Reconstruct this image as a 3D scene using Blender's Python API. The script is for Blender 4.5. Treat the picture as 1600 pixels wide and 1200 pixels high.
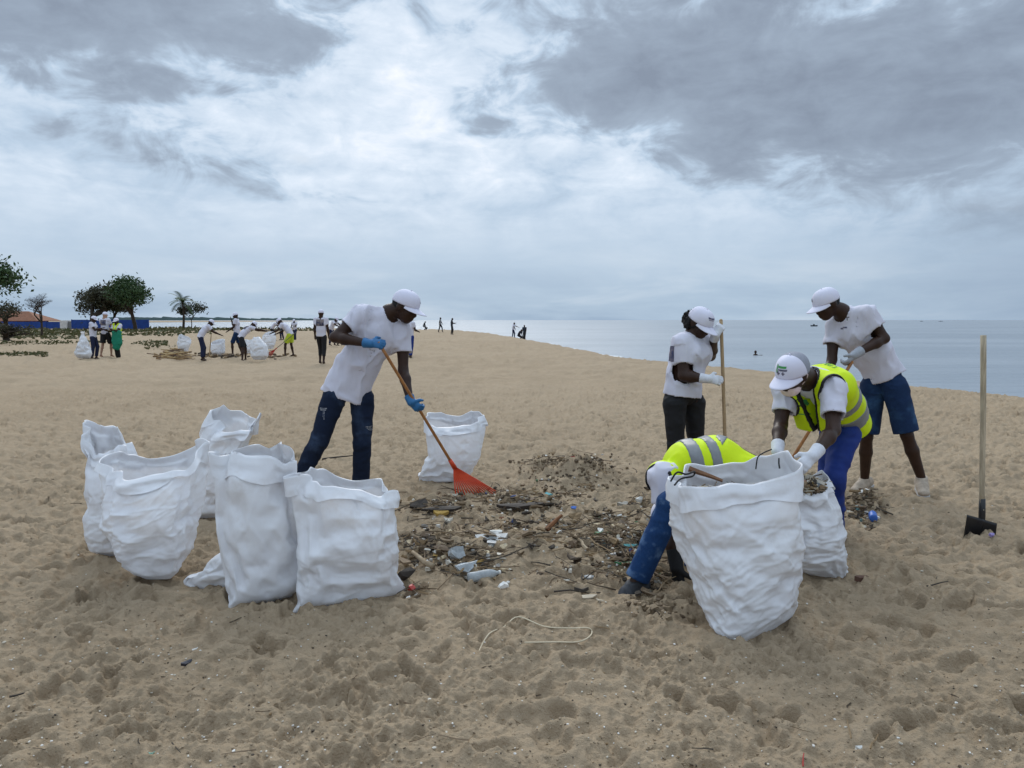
import bpy, bmesh, math, random
import numpy as np
from mathutils import Vector, Matrix
from mathutils.bvhtree import BVHTree

for o in list(bpy.data.objects):
    bpy.data.objects.remove(o)
S = bpy.context.scene
COL = S.collection
R = math.radians
V = Vector

# ------------------------------------------------------------------ camera
CAM_H = 1.5
PITCH = math.atan(100 / 1200)
cam_d = bpy.data.cameras.new('camera')
cam = bpy.data.objects.new('camera', cam_d)
COL.objects.link(cam)
cam.location = (0, 0, CAM_H)
cam.rotation_euler = (math.pi / 2 - PITCH, 0, 0)
cam_d.sensor_fit = 'HORIZONTAL'
cam_d.sensor_width = 36
cam_d.lens = 36 * 1200 / 1600
cam_d.clip_start = 0.05
cam_d.clip_end = 60000
S.camera = cam
S.render.resolution_x, S.render.resolution_y = 1024, 768

# ------------------------------------------------------------------ colour management
S.view_settings.view_transform = 'Standard'
S.view_settings.look = 'None'
S.view_settings.exposure = 0.22
S.view_settings.gamma = 1.0
S.view_settings.use_curve_mapping = False
S.render.engine = 'CYCLES'
S.cycles.use_denoising = True
S.cycles.max_bounces = 6
S.cycles.diffuse_bounces = 3
S.cycles.transparent_max_bounces = 8

# ------------------------------------------------------------------ node helpers
class NX:
    """a float socket with arithmetic that builds Math nodes"""
    def __init__(s, nt, sock): s.nt, s.s = nt, sock
    def _op(s, op, b=None, c=None, rev=False):
        n = s.nt.nodes.new('ShaderNodeMath'); n.operation = op
        a = [s, b, c]
        if rev: a = [b, s, c]
        for i, q in enumerate(a):
            if q is None: continue
            if isinstance(q, NX): s.nt.links.new(q.s, n.inputs[i])
            else: n.inputs[i].default_value = q
        return NX(s.nt, n.outputs[0])
    def __add__(s, o): return s._op('ADD', o)
    __radd__ = __add__
    def __sub__(s, o): return s._op('SUBTRACT', o)
    def __rsub__(s, o): return s._op('SUBTRACT', o, rev=True)
    def __mul__(s, o): return s._op('MULTIPLY', o)
    __rmul__ = __mul__
    def __truediv__(s, o): return s._op('DIVIDE', o)
    def pow(s, o): return s._op('POWER', o)
    def max(s, o): return s._op('MAXIMUM', o)
    def min(s, o): return s._op('MINIMUM', o)
    def sqrt(s): return s._op('SQRT')
    def exp(s): return s._op('EXPONENT')
    def abs(s): return s._op('ABSOLUTE')
    def atan2(s, o): return s._op('ARCTAN2', o)
    def asin(s): return s._op('ARCSINE')
    def smooth(s, a, b):
        n = s.nt.nodes.new('ShaderNodeMapRange'); n.interpolation_type = 'SMOOTHSTEP'
        s.nt.links.new(s.s, n.inputs[0])
        n.inputs[1].default_value = a; n.inputs[2].default_value = b
        return NX(s.nt, n.outputs[0])

def nnode(nt, t, **kw):
    n = nt.nodes.new(t)
    for k, v in kw.items(): setattr(n, k, v)
    return n

def noise(nt, vec, scale, detail=4, rough=0.5, dist=0.0, lac=2.0):
    n = nt.nodes.new('ShaderNodeTexNoise')
    if vec is not None: nt.links.new(vec, n.inputs['Vector'])
    n.inputs['Scale'].default_value = scale
    n.inputs['Detail'].default_value = detail
    n.inputs['Roughness'].default_value = rough
    n.inputs['Lacunarity'].default_value = lac
    n.inputs['Distortion'].default_value = dist
    return NX(nt, n.outputs['Fac'])

def combine(nt, x, y, z):
    n = nt.nodes.new('ShaderNodeCombineXYZ')
    for i, q in enumerate((x, y, z)):
        if isinstance(q, NX): nt.links.new(q.s, n.inputs[i])
        else: n.inputs[i].default_value = q
    return n.outputs[0]

def mixcol(nt, f, a, b):
    n = nt.nodes.new('ShaderNodeMix'); n.data_type = 'RGBA'
    if isinstance(f, NX): nt.links.new(f.s, n.inputs[0])
    else: n.inputs[0].default_value = f
    for i, q in ((6, a), (7, b)):
        if isinstance(q, (tuple, list)): n.inputs[i].default_value = (*q[:3], 1)
        else: nt.links.new(q, n.inputs[i])
    return n.outputs[2]

def ramp(nt, f, stops):
    n = nt.nodes.new('ShaderNodeValToRGB')
    nt.links.new(f.s, n.inputs[0])
    e = n.color_ramp.elements
    while len(e) < len(stops): e.new(0.5)
    for k, (p, c) in enumerate(stops):
        e[k].position = p; e[k].color = (*c, 1) if len(c) == 3 else c
    return n.outputs[0]

# ------------------------------------------------------------------ sky
SUN_AZ, SUN_EL = R(-9), R(40)          # azimuth from +Y towards +X
W = bpy.data.worlds.new('World'); S.world = W; W.use_nodes = True
nt = W.node_tree; nt.nodes.clear()
tc = nt.nodes.new('ShaderNodeTexCoord')
sx = nt.nodes.new('ShaderNodeSeparateXYZ'); nt.links.new(tc.outputs['Generated'], sx.inputs[0])
dx_, dy_, dz_ = (NX(nt, sx.outputs[i]) for i in range(3))
zc = dz_.max(0.0)
az = dx_.atan2(dy_)                     # radians, 0 straight ahead
el = zc.asin()
# cloud-layer coordinates (a flat layer seen in perspective)
pu = dx_ / (zc + 0.10); pv = dy_ / (zc + 0.10)
pvec = combine(nt, pu, pv, 0.0)
# direction coordinates stretched sideways: for the streaks low over the horizon
svec = combine(nt, az * 1.0, el * 4.5, 3.1)
bvec = combine(nt, az * 1.0, el * 1.7, 1.3)
warp1 = noise(nt, bvec, 5.0, 5, 0.58) - 0.5
warp2 = noise(nt, combine(nt, az + 7.7, el * 1.7, 4.4), 5.0, 5, 0.58) - 0.5
waz = az + warp1 * 0.17
wel = el + warp2 * 0.10
def px_az(px): return math.atan((px - 800) / 1200)
def px_el(py): return math.atan((500 - py) / 1200)
def blob(px, py, rx, ry, hard=1.0):
    """soft cloud bank centred where it stands in the sky (1 in the core, 0 outside)"""
    a, e = px_az(px), px_el(py)
    d = ((waz - a) * (1200.0 / rx)).pow(2.0) + ((wel - e) * (1200.0 / ry)).pow(2.0)
    return (d * -hard).exp()
banks = (blob(1340, 150, 310, 85, 0.9) * 1.1 + blob(1000, 140, 240, 75, 1.0) * 0.75 + blob(70, 95, 210, 85) * 1.1
         + blob(430, 105, 120, 38) * 0.75 + blob(700, 15, 700, 36) * 0.5 + blob(1650, 300, 360, 130) * 0.7
         + blob(250, 30, 200, 50) * 0.4 + blob(470, 310, 200, 20) * 0.45 + blob(250, 260, 130, 28) * 0.5 + blob(760, 215, 40, 20) * 0.5
         + blob(280, 185, 120, 22) * 0.45 + blob(1130, 260, 150, 22) * 0.2)
glow = blob(620, 190, 330, 130, 0.8)
fb = noise(nt, pvec, 1.15, 6, 0.60, 0.3)
fs = noise(nt, svec, 4.6, 5, 0.58, 0.3)
fd = noise(nt, bvec, 12.0, 5, 0.58, 0.5)
hi = el.smooth(0.05, 0.20) * 0.8 + 0.2
puff = (banks * 0.95 + (fd - 0.5) * 1.5 * hi + (fb - 0.5) * 0.75 * hi).smooth(0.24, 0.72)
fe = noise(nt, bvec, 27.0, 4, 0.6, 0.6)
dens = puff * 0.38 + banks * 0.14 + (fe - 0.5) * 0.20 * hi + (fb - 0.5) * 0.50 * hi + (fd - 0.5) * 0.62 * hi + (fs - 0.5) * 0.36 - glow * 0.17 + 0.33
dens = dens.max(0.0).min(1.0)
col = ramp(nt, dens, [(0.0, (0.86, 0.885, 0.945)), (0.18, (0.64, 0.725, 0.83)), (0.40, (0.44, 0.55, 0.68)),
                      (0.66, (0.315, 0.385, 0.48)), (1.0, (0.215, 0.26, 0.335))])
hz_f = (1.0 - el.smooth(0.0, 0.17))
streak = (fs - 0.5) * 2.0
hzcol = ramp(nt, (streak + 0.5 + el * 1.6), [(0.15, (0.24, 0.345, 0.48)), (0.55, (0.34, 0.45, 0.575)), (0.95, (0.50, 0.585, 0.68))])
col = mixcol(nt, hz_f * 0.85, col, hzcol)
# right-hand rain haze near the horizon
rain = az.smooth(0.25, 0.75) * (1.0 - el.smooth(0.05, 0.30))
col = mixcol(nt, rain * 0.55, col, (0.27, 0.345, 0.45))
# overcast luminance rises towards the zenith (CIE overcast sky)
zen = el.smooth(0.38, 1.3)
gain = zen * 0.85 + 1.0
vm = nt.nodes.new('ShaderNodeVectorMath'); vm.operation = 'SCALE'
nt.links.new(col, vm.inputs[0]); nt.links.new(gain.s, vm.inputs['Scale'])
sky = nt.nodes.new('ShaderNodeTexSky'); sky.sky_type = 'NISHITA'; sky.sun_disc = False
sky.sun_elevation = SUN_EL; sky.sun_rotation = SUN_AZ
sk = nt.nodes.new('ShaderNodeVectorMath'); sk.operation = 'SCALE'; sk.inputs['Scale'].default_value = 0.07
nt.links.new(sky.outputs[0], sk.inputs[0])
gap = blob(457, 261, 22, 10, 1.0)       # the one small blue gap
cover = 0.97 - gap * 0.55
fin = mixcol(nt, cover, sk.outputs[0], vm.outputs[0])
bg = nt.nodes.new('ShaderNodeBackground'); bg.inputs['Strength'].default_value = 1.0
out = nt.nodes.new('ShaderNodeOutputWorld')
nt.links.new(fin, bg.inputs['Color']); nt.links.new(bg.outputs[0], out.inputs['Surface'])
W.cycles.sampling_method = 'NONE'

# ------------------------------------------------------------------ sun behind thin cloud
sun_d = bpy.data.lights.new('sun', 'SUN'); sun_d.energy = 1.5; sun_d.angle = R(34); sun_d.color = (1.0, 0.96, 0.9)
sun = bpy.data.objects.new('sun', sun_d); COL.objects.link(sun)
sd = V((math.sin(SUN_AZ) * math.cos(SUN_EL), math.cos(SUN_AZ) * math.cos(SUN_EL), math.sin(SUN_EL)))
sun.rotation_euler = (-sd).to_track_quat('-Z', 'Y').to_euler()
sun.location = sd * 50

# ------------------------------------------------------------------ where a pixel of the 1600x1200 picture lies in the place
def ray(px, py):
    x, u = (px - 800) / 1200, (600 - py) / 1200
    c, s = math.cos(PITCH), math.sin(PITCH)
    return V((x, c + u * s, -s + u * c))
def at(px, py, Y):
    d = ray(px, py); return V((0, 0, CAM_H)) + d * (Y / d.y)
def gnd(px, py, z=0.0):
    d = ray(px, py); return V((0, 0, CAM_H)) + d * ((z - CAM_H) / d.z)

# ------------------------------------------------------------------ tagging / linking
def tag(o, label=None, cat=None, group=None, kind=None):
    if label: o['label'] = label
    if cat: o['category'] = cat
    if group: o['group'] = group
    if kind: o['kind'] = kind
    return o
def empty(name, loc=(0, 0, 0)):
    o = bpy.data.objects.new(name, None); o.empty_display_size = 0.1
    o.location = loc; COL.objects.link(o); return o
def link(name, me, mat=None, parent=None, smooth=True):
    if mat is not None and not me.materials: me.materials.append(mat)
    if smooth and len(me.polygons): me.polygons.foreach_set('use_smooth', np.ones(len(me.polygons), bool))
    o = bpy.data.objects.new(name, me); COL.objects.link(o)
    if parent is not None:
        o.parent = parent
        # geometry is written in world coordinates; undo every ancestor's location
        q, off = parent, V((0, 0, 0))
        while q is not None:
            off = off + q.location; q = q.parent
        o.location = -off
    return o
def mesh(name, verts, faces):
    me = bpy.data.meshes.new(name)
    v = np.asarray(verts, np.float32); 
    if isinstance(faces, np.ndarray):
        nf, k = faces.shape
        me.vertices.add(len(v)); me.vertices.foreach_set('co', v.ravel())
        me.loops.add(nf * k); me.loops.foreach_set('vertex_index', faces.astype(np.int32).ravel())
        me.polygons.add(nf); me.polygons.foreach_set('loop_start', np.arange(0, nf * k, k, dtype=np.int32))
        me.update(calc_edges=True)
    else:
        me.from_pydata([tuple(map(float, p)) for p in v], [], faces); me.update()
    return me
def fix_normals(me):
    bm = bmesh.new(); bm.from_mesh(me); bmesh.ops.recalc_face_normals(bm, faces=bm.faces); bm.to_mesh(me); bm.free()
    return me

# ------------------------------------------------------------------ materials
MATS = {}
def mat(name, color, rough=0.7, var=0.0, vscale=8.0, bump=0.0, bscale=60.0, color2=None, spec=0.3, metal=0.0, trans=0.0, detail=4, coords='Object', stretch=None):
    """principled material: colour broken up by noise, fine relief by bump, optional light coming through"""
    if name in MATS: return MATS[name]
    m = bpy.data.materials.new(name); m.use_nodes = True
    t = m.node_tree; b = t.nodes['Principled BSDF']
    b.inputs['Base Color'].default_value = (*color, 1); b.inputs['Roughness'].default_value = rough
    b.inputs['Specular IOR Level'].default_value = spec; b.inputs['Metallic'].default_value = metal
    c = t.nodes.new('ShaderNodeTexCoord').outputs[coords]
    if stretch:
        mp = t.nodes.new('ShaderNodeMapping'); mp.inputs['Scale'].default_value = stretch
        t.links.new(c, mp.inputs['Vector']); c = mp.outputs[0]
    if var > 0 or color2:
        n = noise(t, c, vscale, detail, 0.6)
        c2 = color2 or tuple(x * (1 - var) for x in color)
        cc = mixcol(t, n.smooth(0.32, 0.68), color, c2)
        t.links.new(cc, b.inputs['Base Color'])
    if bump > 0:
        n = noise(t, c, bscale, 3, 0.6)
        bp = t.nodes.new('ShaderNodeBump'); bp.inputs['Strength'].default_value = bump; bp.inputs['Distance'].default_value = 0.01
        t.links.new(n.s, bp.inputs['Height']); t.links.new(bp.outputs[0], b.inputs['Normal'])
    if trans > 0:
        tr = t.nodes.new('ShaderNodeBsdfTranslucent'); tr.inputs['Color'].default_value = (*color, 1)
        mx = t.nodes.new('ShaderNodeMixShader'); mx.inputs[0].default_value = trans
        o = t.nodes['Material Output']
        t.links.new(b.outputs[0], mx.inputs[1]); t.links.new(tr.outputs[0], mx.inputs[2]); t.links.new(mx.outputs[0], o.inputs['Surface'])
    MATS[name] = m
    return m
def vcol_mat(name, rough=0.6, spec=0.3, trans=0.0):
    """colour stored per piece of litter, in the attribute 'col'"""
    if name in MATS: return MATS[name]
    m = bpy.data.materials.new(name); m.use_nodes = True
    t = m.node_tree; b = t.nodes['Principled BSDF']
    a = t.nodes.new('ShaderNodeAttribute'); a.attribute_name = 'col'
    n = noise(t, t.nodes.new('ShaderNodeTexCoord').outputs['Object'], 60, 4, 0.6)
    cc = mixcol(t, n.smooth(0.45, 0.75) * 0.55, a.outputs['Color'], (0.20, 0.15, 0.095))
    t.links.new(cc, b.inputs['Base Color'])
    b.inputs['Roughness'].default_value = rough; b.inputs['Specular IOR Level'].default_value = spec
    MATS[name] = m
    return m
# ================================================================== GROUND
rng = np.random.default_rng(7)
def vnoise(p, scale, seed=0):
    """value noise at points p (...,3)"""
    q = np.asarray(p, np.float32) * scale
    i = np.floor(q).astype(np.int64); f = q - i; f = f * f * (3 - 2 * f)
    def h(ix, iy, iz):
        n = (ix * 374761393 + iy * 668265263 + iz * 2147483647 + seed * 144665) & 0xffffffff
        n = ((n ^ (n >> 13)) * 1274126177) & 0xffffffff
        n = (n ^ (n >> 16)) & 0xffff
        return n.astype(np.float32) / 65535.0
    r = 0
    for a in (0, 1):
        for b in (0, 1):
            for c in (0, 1):
                w = (f[..., 0] if a else 1 - f[..., 0]) * (f[..., 1] if b else 1 - f[..., 1]) * (f[..., 2] if c else 1 - f[..., 2])
                r = r + w * h(i[..., 0] + a, i[..., 1] + b, i[..., 2] + c)
    return r * 2 - 1
def fbm(p, scale, oct=4, seed=0, gain=0.5):
    r, a = 0, 1.0
    for k in range(oct):
        r = r + a * vnoise(p, scale * 2 ** k, seed + k * 17); a *= gain
    return r

# crest line of the beach, seen from above: x of the edge at distance y (the sea lies to its right)
CREST = np.array([(-40, 22), (0, 15.5), (8, 13.0), (16.4, 11.2), (19.5, 10.0), (24, 8.3), (27, 7.1), (32, 5.7), (40, 4.3), (50, 3.2), (75, 0.4), (100, -3.0),
                  (120, -6.6), (130, -11), (138, -22), (146, -45), (160, -80), (180, -130), (260, -260), (420, -420)], float)
SEA_Z = -1.35
def crest_x(y): return np.interp(y, CREST[:, 0], CREST[:, 1])
def base_h(x, y):
    """large shape of the beach: flat berm, rounded crest, slope to the water"""
    # distance past the crest, measured square to it
    dxy = (crest_x(y + 1.0) - crest_x(y - 1.0)) / 2.0
    s = (x - crest_x(y)) / np.sqrt(1 + dxy * dxy)
    s = s + 0.9
    z = -0.17 * np.log1p(np.exp(np.clip(s * 1.5, -30, 30))) / 1.5 * 1.25
    z = z + 0.10 * np.exp(-((s + 2.5) / 3.0) ** 2) * np.clip((y - 8) / 10, 0, 1) * 0.5
    return np.maximum(z, -4.0)

# relief raster close to the camera: prints of feet and shoes, scuffs, lumps
RX0, RX1, RY0, RY1, RS = -11.5, 11.5, 0.9, 19.0, 0.0085
nx, ny = int((RX1 - RX0) / RS), int((RY1 - RY0) / RS)
def spectral(nx, ny, beta, lo, hi, seed):
    r = np.random.default_rng(seed)
    fx = np.fft.rfftfreq(nx, RS)[None, :]; fy = np.fft.fftfreq(ny, RS)[:, None]
    f = np.sqrt(fx * fx + fy * fy) + 1e-6
    a = f ** (-beta) * np.exp(-(lo / f) ** 4) * np.exp(-(f / hi) ** 2)
    ph = r.random(f.shape) * 2 * np.pi
    z = np.fft.irfft2(a * np.exp(1j * ph), s=(ny, nx))
    return (z / z.std()).astype(np.float32)
hr = spectral(nx, ny, 1.3, 0.25, 1.6, 1) * 0.009
lump = spectral(nx, ny, 1.3, 2.4, 18.0, 2)
hr += (np.abs(lump) ** 0.85 * np.sign(lump)) * 0.0135
mid = spectral(nx, ny, 0.8, 5.0, 34.0, 3)
hr += (-np.abs(mid) * 0.0085 + np.abs(spectral(nx, ny, 0.9, 4.0, 24.0, 33)) * 0.0065) * np.clip(spectral(nx, ny, 1.2, 0.5, 2.5, 41) * 0.5 + 0.75, 0.15, 1.5)                      # crisp little ridges and broken crusts
fine = spectral(nx, ny, 0.6, 14.0, 55.0, 4)
mask = np.clip(spectral(nx, ny, 1.2, 0.6, 5, 5) * 0.6 + 0.5, 0.12, 1.3)
hr += fine * 0.0016 * mask
def stamp_print(cx, cy, ang, L, Wd, dep, shoe):
    r = L * 0.95
    i0, i1 = int((cx - r - RX0) / RS), int((cx + r - RX0) / RS)
    j0, j1 = int((cy - r - RY0) / RS), int((cy + r - RY0) / RS)
    if i0 < 0 or j0 < 0 or i1 >= nx or j1 >= ny: return
    X, Y = np.meshgrid(RX0 + np.arange(i0, i1) * RS - cx, RY0 + np.arange(j0, j1) * RS - cy)
    c, s = math.cos(ang), math.sin(ang)
    a = X * c + Y * s; b = -X * s + Y * c
    t = np.clip(a / L + 0.5, 0, 1)
    w = Wd * (0.42 + 0.16 * np.cos(t * 2 * np.pi) - 0.05 * np.cos(t * np.pi)) if shoe else Wd * 0.5
    d = np.sqrt((np.maximum(np.abs(a) - L * 0.5 + w, 0)) ** 2 + b * b) - w     # capsule-like sole
    wob = hr[j0:j1, i0:i1] * 0.6
    d = d + wob
    floor = -dep * (1 + 0.5 * (a / L))
    inside = 1 / (1 + np.exp(np.clip(d / 0.0045, -30, 30)))
    rim = dep * 0.62 * np.exp(-((d - 0.026) / 0.022) ** 2) * (1 + 0.6 * np.clip(a / L, -0.5, 0.5))
    z = hr[j0:j1, i0:i1]
    k = 0.55 if shoe else 0.75
    hr[j0:j1, i0:i1] = z * (1 - inside) + (z * k + floor) * inside + rim
for k in range(6000):
    y = RY0 + 0.4 + (RY1 - RY0 - 0.8) * rng.random() ** 1.0
    x = rng.uniform(RX0 + 0.4, RX1 - 0.4)
    if abs(x) > 0.85 * y + 1.2: continue
    shoe = rng.random() < 0.55
    stamp_print(x, y, rng.uniform(0, 2 * np.pi), rng.uniform(0.13, 0.28), rng.uniform(0.055, 0.10), rng.uniform(0.010, 0.032), shoe)
for k in range(900):                                                            # blurred old dents
    y = rng.uniform(RY0 + 0.5, RY1 - 0.6); x = rng.uniform(RX0 + 0.5, RX1 - 0.5)
    r = rng.uniform(0.10, 0.28); i0, j0 = int((x - RX0) / RS), int((y - RY0) / RS); q = int(r * 2.2 / RS)
    if i0 - q < 0 or j0 - q < 0 or i0 + q >= nx or j0 + q >= ny: continue
    X, Y = np.meshgrid(np.arange(-q, q) * RS, np.arange(-q, q) * RS); a = rng.uniform(0, 3.14)
    u = X * math.cos(a) + Y * math.sin(a); v = -X * math.sin(a) + Y * math.cos(a)
    hr[j0 - q:j0 + q, i0 - q:i0 + q] += rng.choice([-0.014, -0.010, 0.012]) * np.exp(-(u / r) ** 2 * 2 - (v / (r * 0.6)) ** 2 * 2)
hr += spectral(nx, ny, 0.5, 9.0, 48.0, 14) * 0.0026
MOUNDS = [  # x, y, rx, ry, h : raked heaps of sand and litter
    (*gnd(905, 752)[:2], 0.42, 0.36, 0.20), (*gnd(850, 742)[:2], 0.34, 0.30, 0.12), (*gnd(1350, 800)[:2], 0.26, 0.25, 0.10), (*gnd(812, 790)[:2], 0.40, 0.22, 0.07),
    (*gnd(700, 860)[:2], 0.42, 0.30, 0.06), (*gnd(985, 850)[:2], 0.35, 0.30, 0.07), (*gnd(1030, 960)[:2], 0.22, 0.15, 0.05), (*gnd(665, 800)[:2], 0.30, 0.18, 0.05), (*gnd(820,860)[:2], .3,.2,.04), (*gnd(1532,846)[:2], .14,.10,.035)]
def mounds(x, y):
    z = 0
    for mx_, my_, rx, ry, h in MOUNDS:
        r2 = ((x - mx_) / rx) ** 2 + ((y - my_) / ry) ** 2
        z = z + h * np.exp(-r2 * 1.6)
    return z
def relief(x, y):
    fx = np.clip((x - RX0) / RS, 0, nx - 2.001); fy = np.clip((y - RY0) / RS, 0, ny - 2.001)
    i = fx.astype(int); j = fy.astype(int); a = fx - i; b = fy - j
    return hr[j, i] * (1 - a) * (1 - b) + hr[j, i + 1] * a * (1 - b) + hr[j + 1, i] * (1 - a) * b + hr[j + 1, i + 1] * a * b
def ground_z(x, y):
    x = np.asarray(x, float); y = np.asarray(y, float)
    near = np.clip((18.6 - y) / 3.0, 0, 1) * np.clip((11.2 - np.abs(x)) / 1.0, 0, 1) * np.clip((y - 1.0) / 0.3, 0, 1)
    p = np.stack([x, y, np.zeros_like(x)], -1)
    far = np.zeros_like(x); fi = near < 0.999; p = p[fi]; y_ = y[fi]
    far[fi] = fbm(p, 0.16, 3, 3) * 0.05 + fbm(p, 1.5, 2, 5) * 0.045 - np.abs(fbm(p, 2.3, 2, 9)) * 0.085
    far = far * np.clip((y - 8) / 10, 0, 1) * (1 + 0.5 * np.clip((y - 20) / 20, 0, 1))
    m = mounds(x, y)
    if np.ndim(m):
        pm = np.stack([x, y, m * 2], -1)
        m = m * (1 + 0.25 * fbm(pm, 9.0, 3, 21)) + (m > 0.015) * np.clip(m * 6, 0, 1) * fbm(pm, 22.0, 2, 31) * 0.012
    return base_h(x, y) + relief(x, y) * near + far * (1 - near) + m
def gz(x, y): return float(ground_z(np.array([x]), np.array([y]))[0])

cols, rows = 1060, 820
# rows spaced as the eye sees them, columns fan out from below the camera
k = np.linspace(0, 1, rows)
pyv = 1320 - (1320 - 512) * (k ** 0.93)
Yr = CAM_H * 1200 / (pyv - 500)
Yr = np.concatenate([Yr[Yr < 70], np.geomspace(72, 1500, 60)])
tt = np.linspace(-1, 1, cols); tt = 0.72 * tt + 0.28 * tt ** 5
T, YY = np.meshgrid(tt, Yr)
XX = T * (YY + 0.35)
ZZ = ground_z(XX.ravel(), YY.ravel()).reshape(XX.shape)
vv = np.stack([XX, YY, ZZ], -1).reshape(-1, 3)
nr = len(Yr); idx = np.arange(nr * cols).reshape(nr, cols)
ff = np.stack([idx[:-1, :-1], idx[:-1, 1:], idx[1:, 1:], idx[1:, :-1]], -1).reshape(-1, 4)
# the same beach behind and beside the camera, in a coarse grid
bx_, by_ = np.meshgrid(np.linspace(-60, 40, 60), np.linspace(-40, float(Yr[0]) , 40))
bz_ = base_h(bx_, by_) - 0.012
keep = (np.abs(bx_) <= (by_ + 0.35) * 0.9) & (by_ > 1.3)
o0 = len(vv); bi = np.arange(bx_.size).reshape(bx_.shape) + o0
bf = np.stack([bi[:-1, :-1], bi[:-1, 1:], bi[1:, 1:], bi[1:, :-1]], -1).reshape(-1, 4)
vv = np.concatenate([vv, np.stack([bx_, by_, bz_], -1).reshape(-1, 3)]); ff = np.concatenate([ff, bf])
# wings left and right of the fan
wx, wy = np.meshgrid(np.linspace(0, 1, 24), np.geomspace(float(Yr[0]), 400, 60))
for sgn in (-1, 1):
    xw = sgn * ((wy + 0.35) * 0.985 + wx * (wy * 1.2 + 30)); zw = base_h(xw, wy) - 0.02
    o0 = len(vv); bi = np.arange(xw.size).reshape(xw.shape) + o0
    q = np.stack([bi[:-1, :-1], bi[:-1, 1:], bi[1:, 1:], bi[1:, :-1]], -1).reshape(-1, 4)
    if sgn < 0: q = q[:, ::-1]
    vv = np.concatenate([vv, np.stack([xw, wy, zw], -1).reshape(-1, 3)]); ff = np.concatenate([ff, q])

m = bpy.data.materials.new('sand'); m.use_nodes = True; t = m.node_tree; b = t.nodes['Principled BSDF']
oc = t.nodes.new('ShaderNodeTexCoord').outputs['Object']
n1 = noise(t, oc, 0.8, 5, 0.6); n2 = noise(t, oc, 11.0, 6, 0.65); n3 = noise(t, oc, 260.0, 2, 0.6); n4 = noise(t, oc, 0.11, 3, 0.5)
c = mixcol(t, n1.smooth(0.3, 0.7), (0.362, 0.277, 0.186), (0.315, 0.241, 0.161))
c = mixcol(t, n2.smooth(0.42, 0.75) * 0.5, c, (0.27, 0.197, 0.122))
c = mixcol(t, n4.smooth(0.4, 0.65) * 0.25, c, (0.40, 0.315, 0.22))
c = mixcol(t, n3.smooth(0.62, 0.72) * 0.55, c, (0.13, 0.095, 0.065))
c = mixcol(t, noise(t, oc, 190.0, 2, 0.6).smooth(0.66, 0.74) * 0.5, c, (0.62, 0.56, 0.47))
# wet dark strip down by the water
sp = t.nodes.new('ShaderNodeSeparateXYZ'); t.links.new(oc, sp.inputs[0])
wet = 1.0 - NX(t, sp.outputs[2]).smooth(-1.25, -0.75)
c = mixcol(t, wet * 0.7, c, (0.16, 0.125, 0.09))
t.links.new(c, b.inputs['Base Color'])
b.inputs['Roughness'].default_value = 0.95; b.inputs['Specular IOR Level'].default_value = 0.12
bp = t.nodes.new('ShaderNodeBump'); bp.inputs['Strength'].default_value = 0.9; bp.inputs['Distance'].default_value = 0.012
bh = noise(t, oc, 95.0, 4, 0.65) + noise(t, oc, 24.0, 3, 0.6) * 1.0 + noise(t, oc, 8.0, 4, 0.6) * 2.2
t.links.new(bh.s, bp.inputs['Height']); t.links.new(bp.outputs[0], b.inputs['Normal'])
MATS['sand'] = m
sand = link('sand_beach', mesh('sand_beach', vv, ff), m); tag(sand, kind='structure')

# ------------------------------------------------------------------ sea: one sheet to the horizon
sy = np.concatenate([np.linspace(-60, 8, 8), np.geomspace(9, 30000, 190)])
st = np.linspace(-1, 1, 260)
SX = st[None, :] * (np.abs(sy)[:, None] * 1.3 + 60); SY = np.repeat(sy[:, None], 260, 1)
sp_ = np.stack([SX * 0.25, SY, SX * 0], -1)
amp = np.clip(1 - SY / 500, 0.0, 1)
SZ = SEA_Z + fbm(sp_, 0.35, 3, 77) * 0.035 * amp
# a low swell line parallel to the horizon
for yc, a, wd in ((150, 0.16, 2.2), (230, 0.25, 3.0), (330, 0.25, 4)):
    yl = yc + fbm(np.stack([SX * 0.02, SX * 0, SX * 0], -1), 1.0, 2, int(yc)) * 14
    SZ = SZ + a * np.exp(-((SY - yl) / (wd * 2)) ** 2) * np.clip(fbm(np.stack([SX * 0.03, SX * 0 + yc, SX * 0], -1), 1.0, 2, 5) + 0.5, 0, 1)
si = np.arange(SX.size).reshape(SX.shape)
sf = np.stack([si[:-1, :-1], si[:-1, 1:], si[1:, 1:], si[1:, :-1]], -1).reshape(-1, 4)
m = bpy.data.materials.new('sea_water'); m.use_nodes = True; t = m.node_tree; b = t.nodes['Principled BSDF']
oc = t.nodes.new('ShaderNodeTexCoord').outputs['Object']
mp = t.nodes.new('ShaderNodeMapping'); mp.inputs['Scale'].default_value = (0.35, 1.0, 1.0); t.links.new(oc, mp.inputs['Vector'])
n = noise(t, mp.outputs[0], 0.05, 4, 0.55)
cc = mixcol(t, n.smooth(0.35, 0.65), (0.19, 0.225, 0.26), (0.25, 0.285, 0.32))
# thin foam where the water meets the sand is a separate mesh
t.links.new(cc, b.inputs['Base Color']); b.inputs['Roughness'].default_value = 0.28; b.inputs['IOR'].default_value = 1.33
h = noise(t, mp.outputs[0], 0.5, 5, 0.55) + noise(t, mp.outputs[0], 2.6, 4, 0.6) * 0.35
bp = t.nodes.new('ShaderNodeBump'); bp.inputs['Strength'].default_value = 0.9; bp.inputs['Distance'].default_value = 0.45
t.links.new(h.s, bp.inputs['Height']); t.links.new(bp.outputs[0], b.inputs['Normal'])
sea = link('sea_water', mesh('sea_water', np.stack([SX, SY, SZ], -1).reshape(-1, 3), sf), m); tag(sea, kind='structure')
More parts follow.
